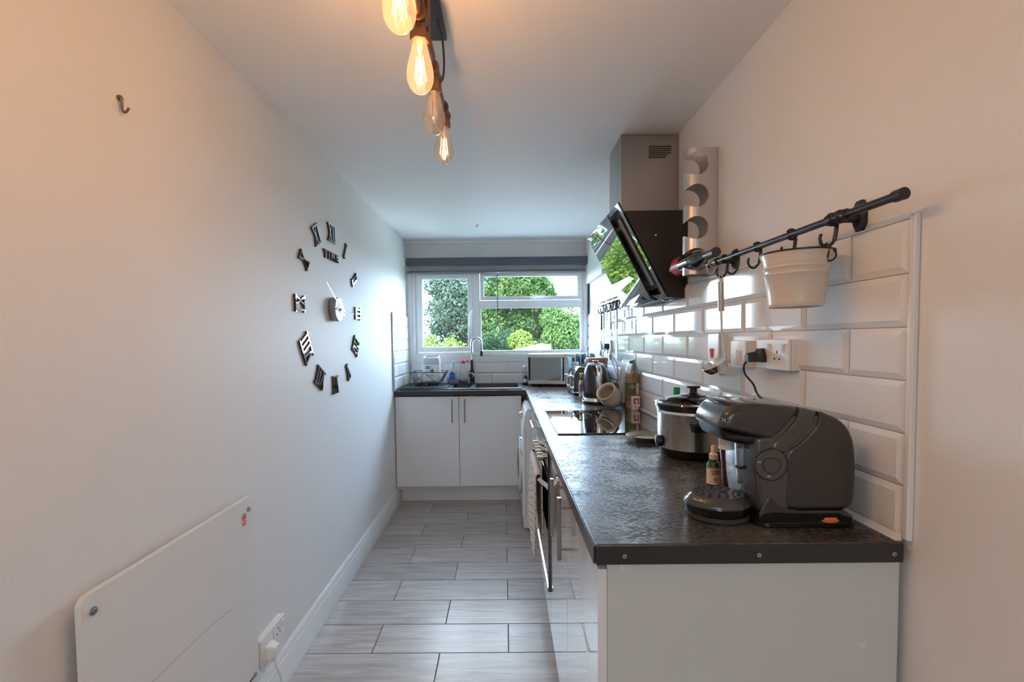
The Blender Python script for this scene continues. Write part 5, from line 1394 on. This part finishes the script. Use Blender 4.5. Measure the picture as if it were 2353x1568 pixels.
# ------------------------------------------------------------------ cooker hood
hd_ = thing('cooker_hood', 'angled black glass cooker hood with steel chimney above the hob', 'hood', (0.66, 2.31, 1.55))
M_CHIM = mat('chimney_steel', (0.42, 0.395, 0.38), 0.34, 1.0, rvar=0.05, vscale=14, stretch=(1, 1, 0.08))
ob('chimney', MB().box(0.546, XW - 0.002, 2.115, 2.345, 1.93, ZC - 0.001, 0.002), M_CHIM, hd_, label='brushed steel chimney')
vb = ob('vent', MB().box(0.668, 0.776, 2.1142, 2.1155, 2.196, 2.256), M_CHIM, hd_)
for r_ in range(6):
    for c2 in range(11):
        if (r_ == 5 and c2 > 7) or (r_ == 4 and c2 > 8): continue
        x, z = 0.6725 + 0.0093 * c2, 2.2505 - 0.0098 * r_
        ob('vent_hole', MB().box(x, x + 0.0064, 2.1132, 2.1145, z - 0.0066, z), M_DARK, vb)
NH = 2.005
M_HOODB = mat('hood_black_steel', (0.035, 0.030, 0.028), 0.42, 0.3, bump=0.06, bscale=900)
bd = [(XW - 0.002, 1.548), (XW - 0.002, 1.929), (0.532, 1.929), (0.528, 1.915), (0.722, 1.553)]
ob('body', MB().prism(bd, 'y', NH, 2.605), M_HOODB, hd_, label='textured black hood body')
dv = Vector((0.717 - 0.500, 0, 1.552 - 1.966)).normalized()      # down the slope
nv = Vector((dv.z, 0, -dv.x))                                     # out of the glass, towards the room
P0 = Vector((0.505, 0, 1.966)); SL = (Vector((0.717, 0, 1.552)) - Vector((0.500, 0, 1.966))).length
def slopebox(name, s0, s1, y0, y1, h0, h1, m, par, label=None):
    mb = MB()
    rings = []
    for s_ in (s0, s1):
        rings.append([P0 + dv * s_ + nv * h + Vector((0, y, 0)) for h, y in ((h0, y0), (h0, y1), (h1, y1), (h1, y0))])
    mb.loft(rings)
    return bev(ob(name, mb, m, par, label=label), 0.001)
if nv.x > 0: nv = -nv
slopebox('glass_surround', 0, SL, NH, 2.605, -0.004, 0.005, M_BGLASS, hd_, 'black glass surround')
slopebox('recess', 0.035, SL - 0.055, NH + 0.035, 2.575, 0.0052, 0.0062, mat('dark_mesh', (0.02, 0.018, 0.016), 0.6, 0.4, bump=0.6, bscale=500), hd_)
slopebox('filter', 0.06, SL - 0.075, NH + 0.050, NH + 0.100, 0.006, 0.012, mat('filter_mesh', (0.16, 0.13, 0.11), 0.45, 0.9, bump=0.8, bscale=350), hd_)
slopebox('front_glass', 0.012, SL - 0.020, NH + 0.115, 2.600, 0.026, 0.034, M_BGLASS, hd_, 'raised mirror black glass panel')
for s_ in (0.08, SL - 0.1):
    slopebox('standoff', s_, s_ + 0.02, NH + 0.14, NH + 0.16, 0.005, 0.027, M_CHROME, hd_)
ob('side_screw', MB().lathe([(0.004, 0), (0, 0.002)], n=10, M=axes((0.668, NH - 0.0002, 1.823), (1, 0, 0), (0, 0, 1), (0, -1, 0))), M_CHROME, hd_)
ob('underside_lamp', MB().lathe([(0.0, -0.003), (0.026, -0.003), (0.030, 0.001)], (0.765, 2.12, 1.5495), 24), M_CHROME, hd_)

# ------------------------------------------------------------------ wine rack and bottle
wr = thing('wine_rack', 'curved steel wine rack on the wall beside the hood chimney', 'rack', (0.75, 1.77, 1.615))
HZ = [2.026, 1.907, 1.788, 1.669]
RH_, HXC = 0.0425, 0.7295
us = [(XW - 0.002, 1.728)]
for k in range(6): us.append((XW - 0.008 - (0.735 - 0.0) * 0 - (XW - 0.008 - 0.735) * k / 5, 1.728))
for k in range(1, 12):
    a = PI * k / 12
    us.append((0.735 - 0.040 * math.sin(a), 1.768 - 0.040 * math.cos(a)))
for k in range(6): us.append((0.735 + (XW - 0.004 - 0.735) * k / 5, 1.808))
fine = []
for a, b in zip(us, us[1:]):
    for k in range(4): fine.append((a[0] + (b[0] - a[0]) * k / 4, a[1] + (b[1] - a[1]) * k / 4))
fine.append(us[-1])
wmb = MB()
def hh(x):
    d_ = abs(x - HXC)
    return math.sqrt(max(RH_ ** 2 - d_ ** 2, 0)) if d_ < RH_ else 0.0
for (xa, ya), (xb, yb2) in zip(fine, fine[1:]):
    ha, hb2 = hh(xa), hh(xb)
    # rounded top and bottom at the nose
    tp_ = 2.083; bt_ = 1.614
    la_ = [tp_] + [v for z in HZ for v in (z + ha, z - ha)] + [bt_]
    lb3 = [tp_] + [v for z in HZ for v in (z + hb2, z - hb2)] + [bt_]
    for i in range(0, 10, 2):
        vs_ = [wmb.b.verts.new(p) for p in ((xa, ya, la_[i]), (xb, yb2, lb3[i]), (xb, yb2, lb3[i + 1]), (xa, ya, la_[i + 1]))]
        wmb.b.faces.new(vs_)
bmesh.ops.remove_doubles(wmb.b, verts=wmb.b.verts, dist=1e-4)
ro = ob('holder', wmb, mat('satin_steel', (0.60, 0.565, 0.54), 0.36, 1.0, rvar=0.04, vscale=10), wr)
md = ro.modifiers.new('thick', 'SOLIDIFY'); md.thickness = 0.0016; md.offset = 0
md = ro.modifiers.new('split', 'EDGE_SPLIT'); md.split_angle = R(40)
wbm = (HXC + 0.002, 0, HZ[3])
wbo = thing('wine_bottle', 'dark red wine bottle lying in the lowest hole of the wine rack', 'bottle', (wbm[0], 1.8, wbm[2]))
WM_ = axes((wbm[0], 1.925, wbm[2] - 0.001), (1, 0, 0), (0, 0, 1), (0, -1, 0))
ob('glass', MB().lathe([(0, 0), (0.034, 0.001), (0.0375, 0.006), (0.0375, 0.185), (0.034, 0.215), (0.024, 0.245), (0.0165, 0.262), (0.0145, 0.285), (0.0145, 0.30)], n=36, M=WM_), mat('dark_bottle_glass', (0.008, 0.012, 0.008), 0.04, coat=1.0), wbo)
ob('foil', MB().lathe([(0.0150, 0.272), (0.0152, 0.335), (0.0165, 0.337), (0.0165, 0.349), (0.0145, 0.351), (0, 0.351)], n=28, M=WM_), mat('dark_foil', (0.045, 0.04, 0.042), 0.35), wbo)
ob('label', MB().sheet([[WM_ @ Vector((0.0378 * math.cos(R(a)), 0.0378 * math.sin(R(a)), z)) for a in range(120, 261, 10)] for z in (0.022, 0.095)]), mat('red_label', srgb(190, 45, 45), 0.4), wbo)

# ------------------------------------------------------------------ wall clock of stick-on numerals
CY0, CZ0 = 2.418, 1.545
ck = thing('wall_clock', 'frameless wall clock of mirrored Roman numerals around a grey hub', 'clock', (XL, CY0, CZ0))
M_MIRR = mat('mirror_acrylic', (0.62, 0.66, 0.68), 0.03, 1.0)
M_CEDGE = mat('brown_acrylic_edge', (0.045, 0.035, 0.033), 0.35)
def numeral(chars, ang, rad, h=0.092):
    """Strokes in a local plane (a = across, b = up); placed radially with the top outward."""
    wI, wV, wX = 0.018, 0.045, 0.045
    wid = {'I': wI + 0.008, 'V': wV + 0.006, 'X': wX + 0.006}
    tot = sum(wid[c] for c in chars)
    x = -tot / 2
    strokes = []
    t = 0.0045
    for c in chars:
        w = wid[c]; c0 = x + w / 2
        if c == 'I':
            strokes.append(((c0, -h / 2), (c0, h / 2), t))
        elif c == 'V':
            strokes.append(((c0 - w * 0.38, h / 2), (c0, -h / 2), t)); strokes.append(((c0 + w * 0.38, h / 2), (c0, -h / 2), t * 0.7))
        else:
            strokes.append(((c0 - w * 0.38, h / 2), (c0 + w * 0.38, -h / 2), t)); strokes.append(((c0 + w * 0.38, h / 2), (c0 - w * 0.38, -h / 2), t * 0.6))
        x += w
    if 'V' in chars and len(chars) > 1 or 'I' in chars:
        pass
    strokes.append(((-tot / 2, h / 2 - 0.003), (tot / 2, h / 2 - 0.003), 0.0035))
    strokes.append(((-tot / 2 + (0.010 if chars == 'V' else 0), -h / 2 + 0.003), (tot / 2 - (0.010 if chars == 'V' else 0), -h / 2 + 0.003), 0.0035))
    th = R(ang)
    cy_, cz_ = CY0 + rad * math.sin(th), CZ0 + rad * math.cos(th)
    ey = Vector((0, math.sin(th), math.cos(th)))          # up = outward
    ex = Vector((0, math.cos(th), -math.sin(th)))
    mb = MB()
    for i, (p, q, hw) in enumerate(strokes):
        p, q = Vector((p[0], p[1])), Vector((q[0], q[1]))
        d_ = (q - p).normalized(); nrm = Vector((-d_.y, d_.x)) * hw
        quad_ = [p + nrm, q + nrm, q - nrm, p - nrm]
        dz = 0.00005 * i
        rings = []
        for xx in (XL + 0.0003, XL + 0.0105 + dz):
            rings.append([Vector((xx, cy_, cz_)) + ex * v.x + ey * v.y for v in quad_])
        mb.loft(rings)
    o = ob('numeral', mb, [M_CEDGE, M_MIRR], ck)
    for f in o.data.polygons:
        f.material_index = 1 if f.normal.x > 0.9 else 0
    return o
for i, s_ in enumerate(['XII', 'I', 'II', 'III', 'IIII', 'V', 'VI', 'VII', 'VIII', 'IX', 'X', 'XI']):
    numeral(s_, 30 * i, 0.400)
def blockletter(parts, yc, zc, h=0.042):
    mb = MB()
    for a0, a1, b0, b1 in parts:
        mb.box(XL + 0.0003, XL + 0.0105, yc + a0 * h, yc + a1 * h, zc + b0 * h, zc + b1 * h)
    o = ob('letter', mb, [M_CEDGE, M_MIRR], ck)
    for f in o.data.polygons:
        f.material_index = 1 if f.normal.x > 0.9 else 0
zt = 1.823
blockletter([(-0.45, 0.45, 0.25, 0.5), (-0.13, 0.13, -0.5, 0.25)], 2.325, zt)
blockletter([(-0.15, 0.15, -0.5, 0.5)], 2.370, zt)
blockletter([(-0.55, -0.3, -0.5, 0.5), (0.3, 0.55, -0.5, 0.5), (-0.3, -0.08, 0.0, 0.45), (0.08, 0.3, 0.0, 0.45), (-0.1, 0.1, -0.25, 0.15)], 2.424, zt)
blockletter([(-0.4, -0.12, -0.5, 0.5), (-0.12, 0.42, 0.28, 0.5), (-0.12, 0.32, -0.11, 0.11), (-0.12, 0.42, -0.5, -0.28)], 2.484, zt)
CH = axes((XL, CY0, CZ0), (0, 1, 0), (0, 0, 1), (1, 0, 0))
ob('hub', MB().lathe([(0.062, 0.0), (0.063, 0.003), (0.063, 0.036), (0.061, 0.039), (0, 0.039)], n=40, M=CH), mat('grey_metal_hub', (0.30, 0.31, 0.32), 0.35, 0.85), ck, label='round grey metal hub')
def hand(tip, tail, w, x):
    t_, a_ = Vector(tip), Vector(tail)
    d_ = (t_ - a_).normalized(); nn = Vector((-d_.y, d_.x)) * w
    mid = Vector((CY0, CZ0))
    poly = [a_ + nn * 0.6, mid + nn, t_ + nn * 0.25, t_ - nn * 0.25, mid - nn, a_ - nn * 0.6]
    return MB().loft([[(x, p.x, p.y) for p in poly], [(x + 0.0015, p.x, p.y) for p in poly]])
ob('hour_hand', hand((2.640, 1.532), (2.355, 1.547), 0.007, XL + 0.043), M_CHROME, ck)
ob('minute_hand', hand((2.225, 1.665), (2.475, 1.510), 0.006, XL + 0.047), mat('dark_chrome', (0.35, 0.36, 0.37), 0.12, 1.0), ck)
ob('centre_pin', MB().cyl((XL + 0.039, CY0, CZ0), (XL + 0.052, CY0, CZ0), 0.006, n=14), M_CHROME, ck)

# picture hook on the long wall
ph = ob('wall_hook', MB().tube(smooth_curve([(XL - 0.001, 1.098, 1.960), (XL + 0.006, 1.098, 1.958), (XL + 0.008, 1.098, 1.945), (XL + 0.008, 1.098, 1.932), (XL + 0.012, 1.098, 1.924), (XL + 0.019, 1.098, 1.926), (XL + 0.024, 1.098, 1.934)], 5), [0.0045] * 8 + [0.003] * 23, 10).lathe([(0.0065, 0), (0.0065, 0.004), (0, 0.006)], n=14, M=axes((XL, 1.098, 1.957), (0, 1, 0), (0, 0, 1), (1, 0, 0))), mat('aged_brass', (0.26, 0.19, 0.12), 0.35, 0.9), None, (XL, 1.098, 1.95))
tag(ph, 'small aged brass hook screwed high into the bare wall', 'hook')

# panel heater
XH = -0.868
ht = thing('panel_heater', 'flat white electric panel heater on the bare wall', 'heater', (-0.88, 1.22, 0.17))
pm = MB()
pts = []
for (y, z, _) in rrect(1.2235, 0.512, 0.643, 0.684, 0.022, 0, 6): pts.append((y, z))
pm.loft([[(XH - 0.014, y, z) for y, z in pts], [(XH, y, z) for y, z in pts]])
M_HEAT = mat('white_heater_board', (0.78, 0.765, 0.75), 0.4, bump=0.05, bscale=200)
bev(ob('panel', pm, M_HEAT, ht), 0.0015)
for y in (0.95, 1.49):
    for z in (0.26, 0.80):
        ob('standoff', MB().cyl((XL, y, z), (XH - 0.014, y, z), 0.011, n=14), M_WPL, ht)
for y, z in ((0.929, 0.815), (1.511, 0.812), (1.518, 0.232), (0.935, 0.232)):
    ob('screw', MB().lathe([(0.009, 0), (0.0085, 0.0025), (0.0055, 0.003), (0.005, 0.006), (0, 0.0065)], n=16, M=axes((XH, y, z), (0, 1, 0), (0, 0, 1), (1, 0, 0))), mat('zinc_screw', (0.4, 0.41, 0.42), 0.3, 1.0), ht)
M_RP = mat('red_print', srgb(205, 70, 60), 0.5)
ob('warning_mark', MB().tube([(XH + 0.0004, 1.484 + 0.011 * math.cos(2 * PI * k / 28), 0.795 + 0.011 * math.sin(2 * PI * k / 28)) for k in range(28)], 0.0012, 5, True).tube([(XH + 0.0004, 1.477, 0.788), (XH + 0.0004, 1.491, 0.802)], 0.0012, 5).box(XH, XH + 0.0008, 1.480, 1.489, 0.789, 0.795).tube([(XH + 0.0004, 1.481, 0.795), (XH + 0.0004, 1.4845, 0.801), (XH + 0.0004, 1.488, 0.795)], 0.0010, 5), M_RP, ht)
text('lettering', 'DO NOT', 0.0068, axes((XH + 0.0004, 1.484, 0.778), (0, 1, 0), (0, 0, 1), (1, 0, 0)), M_RP, ht)
text('lettering', 'COVER', 0.0068, axes((XH + 0.0004, 1.484, 0.770), (0, 1, 0), (0, 0, 1), (1, 0, 0)), M_RP, ht)
ob('crack', MB().tube(smooth_curve([(XH, 0.98, 0.546), (XH, 1.076, 0.547), (XH, 1.199, 0.546), (XH, 1.31, 0.543), (XH, 1.418, 0.530)], 5), 0.0005, 4), mat('hairline', (0.2, 0.2, 0.2), 0.9), ht)
ob('control_slot', MB().box(XH - 0.0005, XH + 0.0006, 1.462, 1.508, 0.226, 0.232), M_DARK, ht)

# socket by the heater
t = thing('wall_socket', 'white double wall socket just above the baseboard beside the heater', 'socket', (XL + 0.014, 1.668, 0.255))
xw = XL + 0.026
ob('back_box', MB().box(XL, xw - 0.006, 1.580, 1.757, 0.207, 0.300), M_SOCK, t)
bev(ob('plate', MB().box(xw - 0.007, xw, 1.578, 1.759, 0.204, 0.303), M_SOCK, t), 0.003, 3)
def pins_l(y, z): ob('socket_pins', MB().box(xw - 0.001, xw + 0.0006, y - 0.002, y + 0.002, z + 0.006, z + 0.014).box(xw - 0.001, xw + 0.0006, y - 0.014, y - 0.009, z - 0.010, z - 0.005).box(xw - 0.001, xw + 0.0006, y + 0.009, y + 0.014, z - 0.010, z - 0.005), M_DARK, t)
pins_l(1.708, 0.262)
for y in (1.672, 1.740):
    ob('rocker', MB().box(xw - 0.001, xw + 0.005, y - 0.006, y + 0.006, 0.262, 0.286, 0.0015), M_SOCK, t)
pl = thing('power_plug', 'white moulded plug with cable in the socket beside the heater', 'plug', (xw + 0.02, 1.630, 0.235))
ob('body', MB().loft([rrect(1.630, 0.238, w, hh_, 0.008, xx) for xx, w, hh_ in ((xw, 0.048, 0.052), (xw + 0.014, 0.050, 0.054), (xw + 0.022, 0.040, 0.046), (xw + 0.036, 0.036, 0.040))]).xform(Matrix(((0, 0, 1, 0), (1, 0, 0, 0), (0, 1, 0, 0), (0, 0, 0, 1)))), M_WPL, pl)
cab = smooth_curve([(xw + 0.022, 1.630, 0.214), (xw + 0.022, 1.631, 0.198), (xw + 0.024, 1.640, 0.165), (xw + 0.022, 1.668, 0.115), (xw + 0.016, 1.688, 0.06), (xw + 0.014, 1.690, 0.01), (xw + 0.05, 1.60, 0.005), (xw + 0.06, 1.35, 0.005)], 6)
ob('cable', MB().tube(cab, [0.0055] * 7 + [0.0036] * (len(cab) - 7), 8), M_WPL, pl)

# ------------------------------------------------------------------ ceiling lamp of pipework with filament bulbs
LX, LZ = -0.190, 2.128
lp = thing('ceiling_lamp', 'industrial copper-brown pipe ceiling lamp with a row of filament bulbs', 'lamp', (LX, 1.1, ZC))
M_PIPE = mat('bronze_pipe', srgb(112, 84, 70), 0.38, 0.75, var=0.15, vscale=18)
M_PLATE = mat('graphite_plate', srgb(74, 68, 70), 0.5, 0.3)
ob('ceiling_plate', MB().box(-0.243, -0.163, 0.60, 1.424, 2.287, ZC, 0.001), M_PLATE, lp, label='flat graphite ceiling plate')
ob('pipe', MB().cyl((LX, 0.58, LZ), (LX, 1.565, LZ), 0.0125, n=18), M_PIPE, lp)
for y in (0.775, 1.2075):
    ob('stem', MB().cyl((LX, y, LZ), (LX, y, 2.288), 0.010, n=14).lathe([(0.030, 2.287 - LZ), (0.030, 2.279 - LZ), (0.014, 2.274 - LZ)], (LX, y, LZ), 20), M_PIPE, lp)
    ob('fitting', MB().cyl((LX, y - 0.030, LZ), (LX, y + 0.030, LZ), 0.0175, n=18), M_PIPE, lp)
ob('wire', MB().tube(smooth_curve([(LX + 0.012, 1.33, 2.288), (LX + 0.022, 1.35, 2.25), (LX + 0.024, 1.37, 2.19), (LX + 0.018, 1.38, 2.15), (LX + 0.006, 1.38, 2.135)], 6), 0.003, 6), M_BLACK, lp)
LIT = clear_mat('amber_bulb_glass_lit', (1.0, 0.86, 0.62), 0.06, 0.02, emit=(1.0, 0.66, 0.34), estr=0.22)
AMB = clear_mat('amber_bulb_glass', (0.97, 0.88, 0.78), 0.32, 0.03, emit=(1.0, 0.7, 0.4), estr=0.02)
M_FIL = mat('glowing_filament', (1, 0.8, 0.5), 0.5, emit=(1.0, 0.76, 0.42), estr=6)
M_FIL2 = mat('faint_filament', (1, 0.8, 0.5), 0.5, emit=(1.0, 0.8, 0.5), estr=3)
M_FIL0 = mat('cold_filament', (0.5, 0.4, 0.3), 0.4, 0.5)
for i, y in enumerate((0.67, 0.885, 1.10, 1.315, 1.53)):
    pwr = BULB_POWER[y]
    ob('tee_joint', MB().cyl((LX, y - 0.032, LZ), (LX, y + 0.032, LZ), 0.0178, n=18).cyl((LX, y - 0.034, LZ), (LX, y - 0.026, LZ), 0.0205, n=18).cyl((LX, y + 0.026, LZ), (LX, y + 0.034, LZ), 0.0205, n=18).cyl((LX, y, LZ), (LX, y, LZ - 0.030), 0.016, n=18), M_PIPE, lp)
    hxn = [(LX + 0.0225 * math.cos(R(60 * k + 15)), y + 0.0225 * math.sin(R(60 * k + 15))) for k in range(6)]
    hs = ob('bulb_holder', MB().prism(hxn, 'z', 2.078, 2.099), M_PIPE, lp, label='hexagonal pipe-fitting lampholder')
    bz = 1.957
    bulb = ob('bulb', MB().lathe([(0, 0), (0.008, 0.0012), (0.018, 0.007), (0.026, 0.017), (0.0305, 0.029), (0.032, 0.042), (0.0305, 0.058), (0.0265, 0.076), (0.0215, 0.095), (0.0175, 0.112), (0.0145, 0.126)], (LX, y, bz), 32), LIT if pwr > 1 else AMB, lp, label='glowing amber filament bulb' if pwr > 1 else 'clear filament bulb')
    bulb.visible_shadow = True
    ob('glass_stem', MB().lathe([(0.009, 0.126), (0.006, 0.112), (0.004, 0.095), (0.0015, 0.090), (0.0012, 0.030), (0, 0.029)], (LX, y, bz), 12), mat('pale_glass_stem', (0.75, 0.7, 0.62), 0.2), bulb)
    fm = MB()
    for k in range(6 if pwr > 1 else 4):
        a = 2 * PI * k / (6 if pwr > 1 else 4) + 0.3
        fm.tube([(LX + 0.0135 * math.cos(a), y + 0.0135 * math.sin(a), bz + 0.030), (LX + 0.0085 * math.cos(a + 0.2), y + 0.0085 * math.sin(a + 0.2), bz + 0.086)], 0.0007, 5)
    ob('filament', fm, M_FIL if pwr > 1 else (M_FIL2 if pwr > 0 else M_FIL0), bulb)
    if pwr > 0:
        lamp('bulb_light', 'POINT', (LX, y, bz + 0.058), pwr, BULB_COLOR, 0.005)

# ------------------------------------------------------------------ outside the window
GZ = -1.0
struct('ground', MB().box(-60, 60, YB + 0.5, 90, GZ - 0.2, GZ), mat('meadow_grass', (0.045, 0.065, 0.03), 0.9, var=0.3, vscale=0.8), None, (0, 30, GZ))
rng = np.random.default_rng(7)
def leaf_cloud(blobs, n, size, seed, up=0.35):
    """One mesh of small folded leaves scattered through ellipsoid shells."""
    g = np.random.default_rng(seed)
    b = np.array(blobs, float)
    vol = (b[:, 3] * b[:, 4] * b[:, 5]) ** (2 / 3)
    idx = g.choice(len(b), n, p=vol / vol.sum())
    d = g.normal(size=(n, 3)); d /= np.linalg.norm(d, axis=1)[:, None]
    rad = 0.62 + 0.42 * g.random(n) ** 0.6
    c = b[idx, :3] + d * b[idx, 3:6] * rad[:, None]
    nrm = d + g.normal(size=(n, 3)) * 0.7 + np.array([0, 0, up]); nrm /= np.linalg.norm(nrm, axis=1)[:, None]
    t = np.cross(nrm, g.normal(size=(n, 3))); t /= np.linalg.norm(t, axis=1)[:, None]
    q = np.cross(nrm, t)
    s = size * (0.6 + 0.8 * g.random(n))[:, None]
    v = np.stack([c - t * s, c - q * s * 0.5 + nrm * s * 0.15, c + t * s, c + q * s * 0.5 + nrm * s * 0.15], 1).reshape(-1, 3)
    me = bpy.data.meshes.new('foliage')
    me.vertices.add(n * 4); me.vertices.foreach_set('co', v.astype(np.float32).ravel())
    me.loops.add(n * 4); me.loops.foreach_set('vertex_index', np.arange(n * 4, dtype=np.int32))
    me.polygons.add(n); me.polygons.foreach_set('loop_start', np.arange(0, n * 4, 4, dtype=np.int32)); me.polygons.foreach_set('loop_total', np.full(n, 4, dtype=np.int32))
    me.update()
    return me
def tree(name, label, cat, base, blobs, n, size, m, seed, trunk=0.0, group=None):
    t = thing(name, label, cat, base, group)
    me = leaf_cloud(blobs, n, size, seed)
    me.transform(Matrix.Translation(-Vector(base))); me.materials.append(m)
    o = bpy.data.objects.new('foliage', me); COL.objects.link(o); o.parent = t
    if trunk:
        bl = np.array(blobs, float)
        tm = MB()
        top = (bl[:, 0].mean(), bl[:, 1].mean(), bl[:, 2].mean())
        tm.tube([(base[0], base[1], GZ), (base[0] * 0.6 + top[0] * 0.4, base[1], (GZ + top[2]) / 2), top], [trunk, trunk * 0.8, trunk * 0.4], 8)
        for x, y, z, rx, ry, rz in blobs[:6]:
            tm.tube([(base[0] * 0.5 + top[0] * 0.5, base[1], (GZ + top[2]) / 2), (x, y, z)], [trunk * 0.5, trunk * 0.12], 6)
        ob('trunk', tm, mat('bark', (0.06, 0.045, 0.035), 0.9), t)
    return t
def blobset(c, r_, n, seed, flat=1.0):
    g = np.random.default_rng(seed)
    out = []
    for _ in range(n):
        d = g.normal(size=3); d /= np.linalg.norm(d)
        p = np.array(c) + d * np.array(r_) * (0.45 + 0.35 * g.random())
        s = (0.32 + 0.22 * g.random()) * min(r_)
        out.append((*p, s, s, s * flat))
    return out
L_GREY = leaf_mat('grey_green_leaf', (0.055, 0.09, 0.07), (0.12, 0.175, 0.125))
L_MID = leaf_mat('mid_green_leaf', (0.035, 0.075, 0.022), (0.10, 0.17, 0.055))
L_LIGHT = leaf_mat('light_green_leaf', (0.06, 0.12, 0.03), (0.12, 0.20, 0.07))
L_DARK = leaf_mat('dark_green_leaf', (0.015, 0.045, 0.022), (0.045, 0.095, 0.045))
L_YEL = leaf_mat('yellow_green_leaf', (0.10, 0.19, 0.025), (0.20, 0.27, 0.06))
L_PLUM = leaf_mat('plum_leaf', (0.035, 0.02, 0.028), (0.09, 0.06, 0.065))
tree('tree', 'large grey-green tree behind the opening sash of the window', 'tree', (-1.60, 23.0, GZ), blobset((-1.75, 23, 2.95), (2.75, 1.8, 2.9), 60, 1), 52000, 0.072, L_GREY, 11, 0.25)
tree('tree', 'mid green tree behind the top-opening window pane', 'tree', (0.55, 17.0, GZ), blobset((0.45, 17, 2.6), (1.45, 1.3, 2.3), 34, 2), 34000, 0.066, L_MID, 12, 0.2)
tree('tree', 'purple-leaved plum tree between two green trees', 'tree', (1.62, 20.0, GZ), blobset((1.62, 20, 2.7), (0.75, 0.7, 2.1), 16, 3), 7000, 0.066, L_PLUM, 13, 0.14)
tree('tree', 'light green bushy tree beyond the shed roof', 'tree', (2.1, 14.5, GZ), blobset((1.95, 14.5, 1.15), (1.15, 1.0, 1.25), 26, 4), 22000, 0.05, L_LIGHT, 14, 0.14)
tree('tree', 'bright green tree rising just beyond the plum tree', 'tree', (2.35, 21.0, GZ), blobset((2.3, 21.5, 2.2), (0.62, 0.6, 1.9), 12, 9), 6000, 0.066, L_LIGHT, 19, 0.12)
tree('bush', 'dark green bush in front of the mid green tree', 'bush', (-0.25, 12.0, GZ), blobset((-0.2, 12, 0.95), (0.75, 0.7, 1.15), 20, 5), 14000, 0.045, L_DARK, 15, 0.08)
tree('bush', 'yellow-green bush beside the shed roof', 'bush', (0.42, 10.5, GZ), blobset((0.40, 10.5, 0.92), (0.42, 0.4, 0.72), 14, 6), 8000, 0.036, L_YEL, 16, 0.05)
tree('hedge', 'sunlit yellow-green hedge along the meadow edge', 'hedge', (-2.5, 9.0, GZ), [(-4.3 + 0.145 * k, 9.0 + 0.25 * math.sin(k * 2.1), 0.16 + 0.05 * math.sin(k * 1.7), 0.30, 0.4, 1.30 + 0.05 * math.sin(k * 2.3) - 0.012 * max(0, k - 16)) for k in range(25)], 60000, 0.036, L_YEL, 17)
tree('hedge', 'deep green hedge at the far end of the meadow', 'hedge', (0, 27.0, GZ), [(-7 + 0.8 * k, 27, 0.3 + 0.3 * math.sin(k * 1.9), 0.9, 0.7, 1.9) for k in range(19)], 9000, 0.13, L_MID, 18)
# shed
sh = thing('shed', 'pale shed with white fascia seen over the window sill', 'shed', (0.45, 7.2, GZ))
ob('wall', MB().prism([(-0.3, GZ), (0.63, GZ), (0.63, 1.27), (-0.3, 1.08)], 'y', 6.55, 8.0), mat('pale_render', (0.62, 0.63, 0.64), 0.8), sh)
def roof_slab(y0, y1, dz0, dz1):
    return MB().loft([[(x, y0, z + dz0), (x, y1, z + dz0), (x, y1, z + dz1), (x, y0, z + dz1)] for x, z in ((-0.5, 1.052), (0.668, 1.300))])
ob('roof', roof_slab(6.45, 8.1, -0.02, 0.0), mat('grey_felt', (0.3, 0.31, 0.32), 0.9), sh)
ob('fascia', roof_slab(6.43, 6.45, -0.060, 0.003), mat('white_fascia', (0.8, 0.8, 0.8), 0.4), sh)
